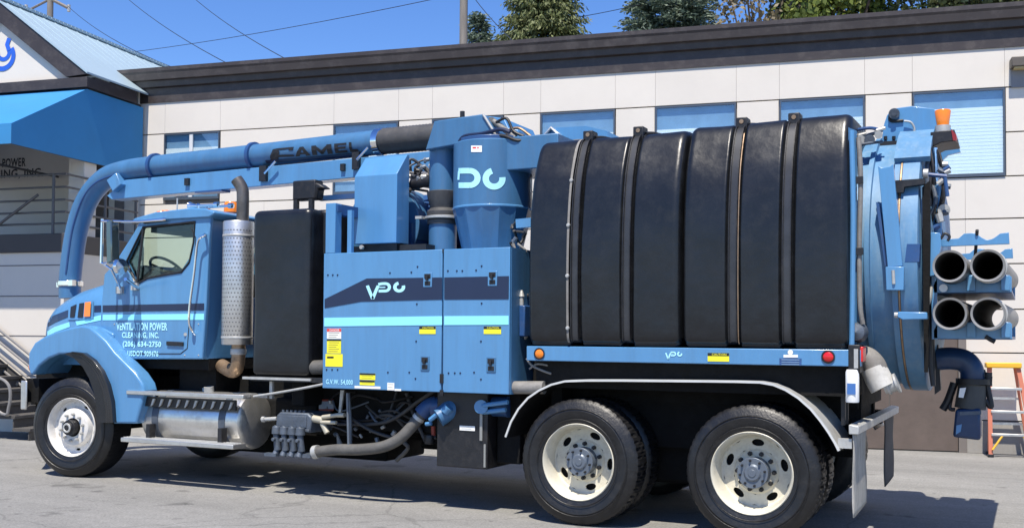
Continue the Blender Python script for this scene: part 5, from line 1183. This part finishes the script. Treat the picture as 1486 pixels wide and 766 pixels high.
# ---- rear drain elbow
rd = empty('drain_elbow', TK)
obj('elbow_pipe', tube(smoothpath([SP(1246, 518, .30), SP(1258, 520, .30), SP(1268, 530, .30), SP(1273, 543, .30), SP(1278, 552, .30)], 6), .088, 24), greyhose, rd)
obj('white_sleeve', tube([SP(1267, 533, .30), SP(1274, 548, .30), SP(1282, 562, .30)], [.095, .098, .10], 24), mat('dirty_white_hose', (.5, .49, .46), .6, 0, .15, 6, .1, 30, 0, .4), rd)
obj('quick_coupling', join(tube([SP(1283, 561, .30), SP(1300, 556, .30)], .058, 20), tube([SP(1300, 556, .30), SP(1303, 555, .30)], .075, 20), tube([SP(1287, 560, .30), SP(1290, 559, .30)], .068, 20)), galv, rd)

# ---- under-cabinet blue pipe, hose, pump, tool box
lp = empty('suction_plumbing', TK)
obj('blue_manifold', join(tube([SP(628, 590, .28), SP(672, 588, .28), SP(738, 590, .28)], .088, 24), cyl(SP(671, 588, .28), SP(674, 588, .28), .10, n=24), cyl(SP(736, 590, .28), SP(739, 590, .28), .092, n=24)), paint_dark, lp)
obj('manifold_branch', tube(smoothpath([SP(662, 588, .25), SP(650, 597, .18), SP(636, 606, .12)], 5), [.09] * 6 + [.085] * 5, 24), paint_worn, lp)
obj('valve_handle', join(tube([SP(700, 588, .12), SP(737, 583, .10)], .02, 8), cyl(SP(698, 590, .20), SP(698, 590, .10), .06, n=20), tube([SP(700, 598, .15), SP(734, 594, .15)], .022, 8)), paint, lp)
obj('camlock_fitting', join(tube([SP(624, 609, .1), SP(648, 590, .1)], .022, 8), cyl(SP(646, 597, .1), SP(652, 590, .1), .045, n=12), cyl(SP(618, 615, .12), SP(626, 614, .12), .018, n=8)), paint, lp)
obj('elbow_joint', tube(smoothpath([SP(634, 586, .28), SP(622, 590, .25), SP(611, 601, .22)], 5), .075, 20), paint_dark, lp)
obj('grey_hose', tube(smoothpath([SP(612, 601, .22), SP(598, 618, .18), SP(580, 636, .14), SP(555, 648, .12), SP(520, 652, .12), SP(490, 652, .14), SP(462, 655, .16)], 6), .052, 20), darkhose, lp)
obj('hose_clamp', tube([SP(609, 604, .21), SP(606, 608, .205)], .058, 20), galv, lp); obj('hose_clamp', tube([SP(462, 655, .16), SP(456, 656, .16)], .065, 16), galv, lp)
obj('drop_arm', tube([SP(504, 570, .12), SP(506, 648, .12)], .012, 8), hubgrey, lp)
obj('lower_hook', join(tube(smoothpath([SP(575, 668, .4), SP(592, 650, .4), SP(584, 640, .4)], 4), .02, 8)), darkhose, lp)
obj('red_valve', join(cyl(SP(629, 618, .3), SP(629, 632, .3), .022, n=12)), mat('dull_red', (.3, .05, .03)), lp)
obj('black_knob', join(lathe([(0, -.05), (.05, -.04), (.06, 0), (.05, .04), (0, .05)], (SP(624, 637, .3)[0], .3, SP(624, 637, .3)[2]), 'z', 18), cyl(SP(628, 636, .3), SP(634, 634, .3), .02, n=8)), steelblk, lp)
pm = empty('water_pump', TK)
px0, pz1 = S(401, 597, .2); px1, pz0 = S(454, 628, .2)
obj('pump_block', join(prism([(px0, pz0), (px0 + .02, pz1 - .03), (px0 + .06, pz1), (px1 - .05, pz1), (px1, pz1 - .04), (px1 - .02, pz0)], .18, .55)), castgrey, pm, bevel=.015)
for k in range(6): obj('head_bolt', cyl((px0 + .07 + k * .05, .22, pz1), (px0 + .07 + k * .05, .22, pz1 + .022), .014, n=6), castgrey, pm)
zb3 = S(420, 660, .2)[1]
for k in range(4):
    x = px0 + .055 + k * .095
    obj('pump_cylinder', join(cyl((x, .14, pz0 + .05), (x, .14, pz0 - .02), .042, .048, 16), cyl((x, .135, pz0 - .02), (x + .01, .15, zb3 + .05), .03, .036, 14), cyl((x, .15, zb3 + .05), (x - .01, .13, zb3 - .005), .026, .034, 14), cyl((x, .17, pz0 - .07), (x, .08, pz0 - .07), .018, n=8), lathe([(.0, -.012), (.03, -.010), (.034, 0)], (x, .12, pz0 + .03), 'y', 12)), castgrey, pm, bevel=.003)
obj('pump_cover_plate', join(box(px0 + .05, px1 - .06, .172, .18, pz0 + .05, pz1 - .03), box(px0 + .02, px1 - .02, .165, .178, pz0 + .01, pz0 + .035)), castgrey, pm, bevel=.004)
obj('pump_shaft', join(cyl(SP(384, 608, .25), SP(402, 607, .25), .02, n=10), cyl(SP(381, 608, .25), SP(385, 608, .25), .03, n=10)), galv, pm)
obj('manifold_foot', join(box(px0 - .06, px0 + .08, .1, .16, zb3 - .01, zb3 + .02), box(px0 + .1, px1 + .02, .14, .3, zb3 - .005, zb3 + .03)), castgrey, pm)
obj('yellowed_valve', join(cyl(SP(455, 607, .22), SP(470, 610, .22), .035), cyl(SP(468, 605, .2), SP(490, 602, .2), .02), cyl(SP(466, 612, .2), SP(488, 613, .2), .018), cyl(SP(468, 614, .22), SP(475, 628, .22), .028), cyl(SP(490, 602, .2), SP(500, 602, .2), .022)), mat('yellowed_fittings', (.5, .46, .36), .5, .3, .15), pm)
obj('gusset', prism(SL([(488, 628), (496, 645), (500, 656), (490, 656)], .3), .3, .32), greyhose, pm)
tbx = empty('tool_box', TK)
a0, tz1_ = S(634, 598, .16); a1, tz0_ = S(707, 681, .16)
obj('box_body', box(a0, a1, .16, .75, tz0_, 1.05), steelblk, tbx, bevel=.01)
sticker(tbx, 667, 617, 689, 625, white, .152, lines=2)
obj('hinge_strip', join(box(a1 - .07, a1 - .045, .145, .158, tz0_ + .25, tz0_ + .50), box(a1 - .03, a1 - .012, .148, .158, tz0_ + .02, tz0_ + .22)), mat('hinge_strip', (.3, .3, .28), .5, .4), tbx)
obj('step_box', box(a1 + .02, S(755, 650, .3)[0], .3, .8, S(730, 672, .3)[1], 1.05), under, tbx, bevel=.01)

# ---- rear hinge structure, beacon, props
rh = empty('door_hinge_arm', TK)
Yh = .88
hpx = [(1279, 215), (1280, 200), (1283, 180), (1287, 168), (1293, 160), (1302, 157), (1323, 154), (1355, 158), (1380, 186), (1386, 200), (1366, 205), (1358, 213), (1350, 245), (1340, 272), (1330, 265), (1338, 225), (1330, 222), (1310, 214)]
obj('hinge_plate', prism(SL(hpx, Yh), Yh, Yh + .04), paint, rh, bevel=.004)
obj('hinge_plate', prism(SL(hpx, Yh), Yh + .7, Yh + .74), paint, rh)
obj('pivot', join(cyl(SP(1297.5, 165, Yh - .04), SP(1297.5, 165, Yh), .042, n=24), cyl(SP(1297.5, 165, Yh - .06), SP(1297.5, 165, Yh - .04), .02, n=16)), castgrey, rh)
obj('pivot_tube', cyl((S(1297.5, 165, Yh)[0], Yh, S(1297.5, 165, Yh)[1]), (S(1297.5, 165, Yh)[0], Yh + .74, S(1297.5, 165, Yh)[1]), .04), paint_dark, rh)
obj('pivot_slot', tube(smoothpath([SP(1291, 168, Yh - .01), SP(1292, 175, Yh - .01), SP(1300, 176, Yh - .01), SP(1311, 175, Yh - .01)], 4), .012, 8), black, rh)
obj('base_slot', prism(SL([(1276, 206), (1315, 204), (1315, 211), (1277, 212)], Yh - .02), Yh - .03, Yh - .005), black, rh)
for q in (1285, 1297, 1309): obj('bolt', cyl(SP(q, 203, Yh - .02), SP(q, 198, Yh - .02), .014, n=8), steelblk, rh)
tb('hinge_hose', [SP(1312, 176, Yh - .03), SP(1322, 178, Yh - .03), SP(1327, 188, Yh - .02), SP(1324, 197, Yh - .02)], .009, galv, rh)
obj('beacon_shelf', prism(SL([(1350, 192), (1385, 188), (1389, 204), (1366, 207), (1352, 214)], .7), .7, 1.1), steelblk, rh, bevel=.006)
obj('shelf_lamp', prism(SL([(1380, 187), (1388, 196), (1388.5, 204), (1383, 204)], .69), .69, .78), mat('dark_red_lens', (.25, .02, .02), .3), rh)
bx2, bz2 = S(1368, 183, .9); bzt = S(1368, 160, .9)[1]
obj('beacon', join(lathe([(0, bzt), (.056, bzt - .002), (.061, bzt - .012), (.048, bz2 + .01), (.046, bz2), (0, bz2)], (bx2, .9, 0), 'z', 24)), amber, rh)
obj('beacon_base', cyl((bx2, .9, bz2 - .05), (bx2, .9, bz2), .06, n=20), galv, rh)
# yoke wrapping over the ring
yk = []
def ringpt(a, r): return (DC[0] - r * math.sin(a), DC[1] + r * math.cos(a))
V = []; F = []
for k in range(15):
    a = math.radians(-25 + 72 * k / 14); 
    for x, r in ((.985, DR + .09), (1.24, DR + .09), (1.24, DR + .04), (.985, DR + .04)):
        y, z = ringpt(a, r); V.append((x, y, z))
for k in range(14):
    for j in range(4): F.append([4 * k + j, 4 * k + (j + 1) % 4, 4 * k + 4 + (j + 1) % 4, 4 * k + 4 + j])
F += [[0, 1, 2, 3], [56, 57, 58, 59]]
obj('yoke_band', (V, F), paint_dusty, dd_, smooth=40)
obj('yoke_clamp', prism(SL([(1300, 263), (1342, 260), (1342, 268), (1313, 272), (1312, 280), (1301, 281)], .30), .26, .34), steelblk, dd_)
obj('clamp_bolt', cyl(SP(1340, 252, .32), SP(1347, 252, .32), .035, n=12), galv, dd_)
obj('door_latch_block', prism(SL([(1316, 354), (1335, 354), (1334, 380), (1313, 380)], .2), .2, .3), paint_dark, dd_)
# long safety prop
pr = [(1274, 240), (1279, 243.5), (1291, 242), (1296, 238), (1310, 386), (1288, 388)]
obj('safety_prop', prism(SL(pr, .16), .16, .22), paint, db, bevel=.004)
obj('prop_cast_shadow', prism(SL([(1271, 293), (1276, 296), (1288, 386), (1284, 386)], .20), .20, .26), paint_dark, db)  # dark slab standing in for the shadow cast by the prop
obj('prop_foot', prism(SL([(1285, 387), (1311.5, 387), (1311.5, 421), (1286, 421)], .15), .15, .24), paint, db, bevel=.004)
obj('prop_pin', tube([SP(1296, 392, .145), SP(1297, 412, .145)], .012, 8), galv, db)
tb('grey_conduit', [SP(1246, 200, .12), SP(1249, 260, .10), SP(1247, 360, .10), SP(1248, 440, .10), SP(1252, 470, .12)], .018, greyhose, db)
for y in (262, 365): obj('conduit_clip', box(S(1243, y, .1)[0], S(1253, y, .1)[0], .07, .10, S(1248, y + 5, .1)[1], S(1248, y - 5, .1)[1]), black, db)
tb('thin_blue_pipe', [SP(1236, 190, .1), SP(1238, 300, .06), SP(1237, 420, .06), SP(1236, 500, .06)], .02, paint, db)
obj('front_gusset', prism(SL([(1231, 185), (1243, 190), (1243, 500), (1231, 500)], .13), .13, .16), paint_worn, db)
for i, (x, y, r) in enumerate(((1247, 204, .045), (1262, 203, .04), (1275, 196, .03))): obj('line_fitting', join(cyl(SP(x, y, .5), SP(x, y, .58), r, n=14), cyl(SP(x - 6, y - 6, .54), SP(x + 10, y - 10, .54), .014, n=8)), [galv, castgrey, alu][i], db)
tb('cross_line', [SP(1238, 190, .5), SP(1262, 186, .5), SP(1280, 190, .6)], .013, paint_dark, db)
tb('cross_line', [SP(1240, 212, .5), SP(1262, 208, .5), SP(1280, 206, .6)], .012, castgrey, db)
# rear hardware beyond the door
bk = empty('rear_latch_gear', TK)
obj('ram_cylinder', cyl(SP(1359, 270, .6), SP(1361, 350, .6), .035, n=16), paint, bk)
obj('ram_rod', cyl(SP(1357, 215, .6), SP(1359, 272, .6), .018, n=12), chrome, bk)
tb('latch_hose', [SP(1356, 214, .6), SP(1366, 240, .6), SP(1370, 275, .6), SP(1364, 320, .6), SP(1366, 342, .6)], .016, steelblk, bk)
tb('latch_hose', [SP(1352, 230, .7), SP(1356, 290, .7), SP(1352, 350, .7)], .02, black, bk)
obj('latch_lever', join(tube([SP(1342, 253, .4), SP(1374, 256, .4)], .016, 8), tube([SP(1371, 256, .4), SP(1375, 285, .4)], .014, 8)), paint_dark, bk)
obj('latch_knuckle', join(cyl(SP(1370, 305, .5), SP(1370, 305, .58), .045, n=14), cyl(SP(1362, 310, .5), SP(1366, 322, .5), .03, n=10)), galv, bk)
obj('ring_gap_shade', prism(SL([(1338, 272), (1349, 262), (1350, 345), (1349, 400), (1346, 540), (1341, 540)], .3), .3, .36), under, bk)  # black strip standing in for the shade in the gap beside the ring
obj('upright', prism(SL([(1349, 345), (1353, 345), (1356, 620), (1352, 620)][:2] + [(1357, 560), (1351, 560)], .7), .7, .76), steelblk, bk)
rnd = random.Random(21)
for k in range(7):
    x_ = 1346 + rnd.uniform(0, 22); tb('latch_hose', [SP(x_, 215 + 8 * k, .55), SP(x_ + rnd.uniform(-6, 10), 250 + 8 * k, .5), SP(x_ + rnd.uniform(-6, 8), 290 + 6 * k, .55), SP(x_ + rnd.uniform(-8, 4), 335, .6)], rnd.uniform(.008, .018), [black, steelblk, castgrey][k % 3], bk, 8)
for k in range(8):
    a = SP(1350 + rnd.uniform(0, 24), 225 + rnd.uniform(0, 110), .5); obj('latch_fitting', cyl(a, (a[0] + .04, a[1], a[2] + rnd.uniform(-.03, .03)), .02, n=8), [castgrey, galv, paint_dark][k % 3], bk)
tb('latch_hose', [SP(1349, 420, .5), SP(1353, 460, .5), SP(1350, 520, .5), SP(1354, 560, .5)], .016, black, bk)
obj('side_latch', prism(SL([(1303, 452), (1345, 453), (1346, 463), (1310, 464), (1302, 460)], .12), .12, .20), paint, bk, bevel=.006)
obj('latch_tip', cyl(SP(1298, 457, .16), SP(1306, 457, .16), .02, n=10), galv, bk)
obj('turnbuckle', tube([SP(1352, 415, .4), SP(1348, 432, .4), SP(1345, 448, .4)], [.012, .026, .012], 10), galv, bk)

# ---- tube rack at the tail
rk = empty('tube_rack', TK)
def saddle(Y, x_px, z_py, mt=paint, up=True):
    pts = [(x_px, z_py - 2), (x_px + 8, z_py - 3)]
    def cres(x0): return [(x0 + 22 * k / 6, z_py - 9 + 8.5 * math.sin(PI * k / 6)) for k in range(7)]
    pts = [(x_px, z_py + 6), (x_px, z_py - 4)] + [(x_px + 14, z_py - 5)] + [(x_px + 28, z_py - 6), (x_px + 36, z_py - 13), (x_px + 48, z_py - 14)] + [(x_px + 54 + 34 * k / 8, z_py - 13 + 9 * math.sin(PI * k / 8)) for k in range(9)] + [(x_px + 95, z_py - 14), (x_px + 101, z_py - 15), (x_px + 102, z_py + 2)]
    return pts
for Y, dx, dz in ((.45, 0, 0), (1.95, 0, 0)):
    top = SL(saddle(.45, 1363, 352), .45); obj('top_saddle', prism(top, Y, Y + .03), paint, rk, bevel=.003)
z1 = S(1400, 409, .3)[1]; z2 = S(1400, 474, .3)[1]; x0 = S(1357, 440, .3)[0]; x1 = S(1468, 440, .3)[0]
R_ = .112
TXs = (S(1378, 386, .08)[0], S(1433, 389, .08)[0]); TZ = (S(1378, 386, .08)[1], S(1378, 455, .08)[1])
for zt3 in TZ:
    zl = zt3 - R_ - .035
    for Y in (.40, 2.0):
        pts = [(x0 - .02, zl - .03), (x0 - .02, zl + .03)]
        for tx in TXs: pts += [(tx + R_ * 1.02 * math.cos(t), zt3 + R_ * 1.02 * math.sin(t)) for t in [math.radians(205 + 130 * k / 10) for k in range(11)]]
        pts += [(x1, zl + .08), (x1, zl - .03)]
        obj('tube_saddle', prism(pts, Y, Y + .035), paint, rk, bevel=.003)
    obj('shelf_angle', box(x0 - .02, x1, .435, 2.0, zl - .035, zl - .012), paint_dark, rk)
    for tx in (TXs[0] + .125, x1 - .04): obj('saddle_tab', box(tx - .03, tx + .03, .36, .40, zl - .02, zl + .09), paint, rk, bevel=.004)
obj('rack_plate', prism(SL([(1341, 343), (1353, 337), (1364, 338), (1366, 356), (1356, 400), (1340, 402)], .35), .35, .40), paint, rk, bevel=.004)
obj('rack_post', box(S(1352, 430, .40)[0], S(1360, 430, .40)[0], .40, .46, S(1355, 492, .4)[1], S(1355, 398, .4)[1]), paint, rk)
obj('rack_post', box(S(1352, 430, .40)[0], S(1360, 430, .40)[0], 1.98, 2.04, S(1355, 492, .4)[1], S(1355, 345, .4)[1]), paint, rk)
tb('shackle', [SP(1365, 347, .38), SP(1371, 339, .38), SP(1378, 343, .38), SP(1375, 350, .38)], .010, black, rk)
obj('rack_pin', tube([SP(1418, 334, .43), SP(1415, 375, .6)], .012, 8), steelblk, rk)
obj('rack_bolt', join(cyl(SP(1369, 418, .36), SP(1369, 418, .40), .03, n=12)), white, rk)
obj('drain_tap', tube([SP(1430, 488, .4), SP(1438, 493, .4), SP(1444, 496, .4)], .016, 8), steelblk, rk)

# ---- discharge valve and nozzle hanging below the door
dn = empty('discharge_valve', TK)
Yn = .95
obj('outlet_elbow', tube(smoothpath([SP(1360, 521, Yn), SP(1382, 520, Yn), SP(1400, 524, Yn), SP(1410, 536, Yn), SP(1411, 550, Yn)], 6), .088, 28), mat('deep_blue_paint', (.010, .036, .10), .4, 0, .2, 4, .1, 30, .1, .2), dn)
obj('elbow_flange', cyl(SP(1412, 549, Yn), SP(1412, 557, Yn), .125, n=28), steelblk, dn)
obj('valve_neck', tube([SP(1411, 557, Yn), SP(1408, 592, Yn)], [.10, .115], 24), mat('grimy_grey', (.07, .07, .065), .6, .2, .2), dn)
n0 = SL([(1388, 592), (1424, 591), (1424, 637), (1384, 632)], Yn)
obj('nozzle', prism(n0, Yn - .12, Yn + .14), MATS['deep_blue_paint'], dn, bevel=.02)
obj('nozzle_band', prism(SL([(1393, 597), (1424, 596), (1424, 601), (1393, 602)], Yn - .125), Yn - .128, Yn - .12), castgrey, dn)
obj('nozzle_patch', prism(SL([(1388, 617), (1396, 615), (1394, 626), (1387, 630)], Yn - .125), Yn - .129, Yn - .12), paint, dn)
obj('valve_tag', prism(SL([(1393, 563), (1402, 562), (1398, 577), (1391, 576)], Yn - .14), Yn - .145, Yn - .13), white, dn)
tb('valve_hose', [SP(1385, 555, Yn), SP(1376, 580, Yn), SP(1368, 594, Yn)], .03, black, dn)
tb('valve_hose', [SP(1385, 560, Yn), SP(1378, 590, Yn), SP(1386, 594, Yn)], .016, black, dn)
tb('valve_hose', [SP(1430, 548, Yn), SP(1436, 575, Yn), SP(1438, 590, Yn), SP(1430, 580, Yn)], .022, black, dn)
obj('valve_handwheel', join(cyl(SP(1420, 548, Yn), SP(1440, 550, Yn), .022, n=10), cyl(SP(1434, 540, Yn), SP(1434, 560, Yn), .03, n=12), cyl(SP(1424, 537, Yn), SP(1427, 547, Yn), .03, n=12)), steelblk, dn)
obj('hanger_bracket', prism(SL([(1355, 500), (1362, 500), (1366, 565), (1357, 572)], Yn), Yn - .04, Yn + .04), steelblk, dn)

# ---- four aluminium suction tubes carried crosswise in the rack: things of their own
tubem = mat('dull_tube_aluminium', (.30, .29, .27), .5, .55, .12, 6, .1, 40, 0, .35, (.18, .17, .15))
innerm = mat('dark_tube_bore', (.10, .098, .092), .75, .1, .2, 10, .1, 40)  # bore coloured darker than the tube body
labs = ['upper left of the four steel suction tubes in the tail rack, dark bore', 'upper right of the four steel suction tubes in the tail rack', 'lower left of the four steel suction tubes in the tail rack, dark bore', 'lower right suction tube in the tail rack, pale light at its far end']
k = 0
for zt3, py in zip(TZ, (386, 455)):
    for j, tx in enumerate(TXs):
        t = thing('suction_tube', labs[k], 'suction tube', (tx, .08 + .03 * j, zt3), 0, 'suction tubes in the tail rack')
        t.rotation_euler = (0, 0, -.022 - .006 * j)
        L = 2.1
        obj('tube_body', tube([(0, 0, 0), (0, L, 0)], R_, 40, False), tubem, t)
        obj('tube_bore', tube([(0, .004, 0), (0, L, 0)], R_ - .012, 40, False), innerm, t)
        obj('tube_lip', lathe([(R_ - .013, 0), (R_ + .002, -.003), (R_ + .003, .008), (R_ + .002, .012), (R_, .014)], (0, 0, 0), 'y', 40), tubem, t)
        if k != 3: obj('bore_light_block', cyl((0, L - .3, 0), (0, L - .28, 0), R_ - .013, n=40), innerm, t)  # unseen disc added to keep daylight out of the bore
        if j == 1: obj('end_band', lathe([(R_, 0), (R_ + .008, .002), (R_ + .008, .05), (R_, .052)], (0, .12, 0), 'y', 40), galv, t)
        k += 1
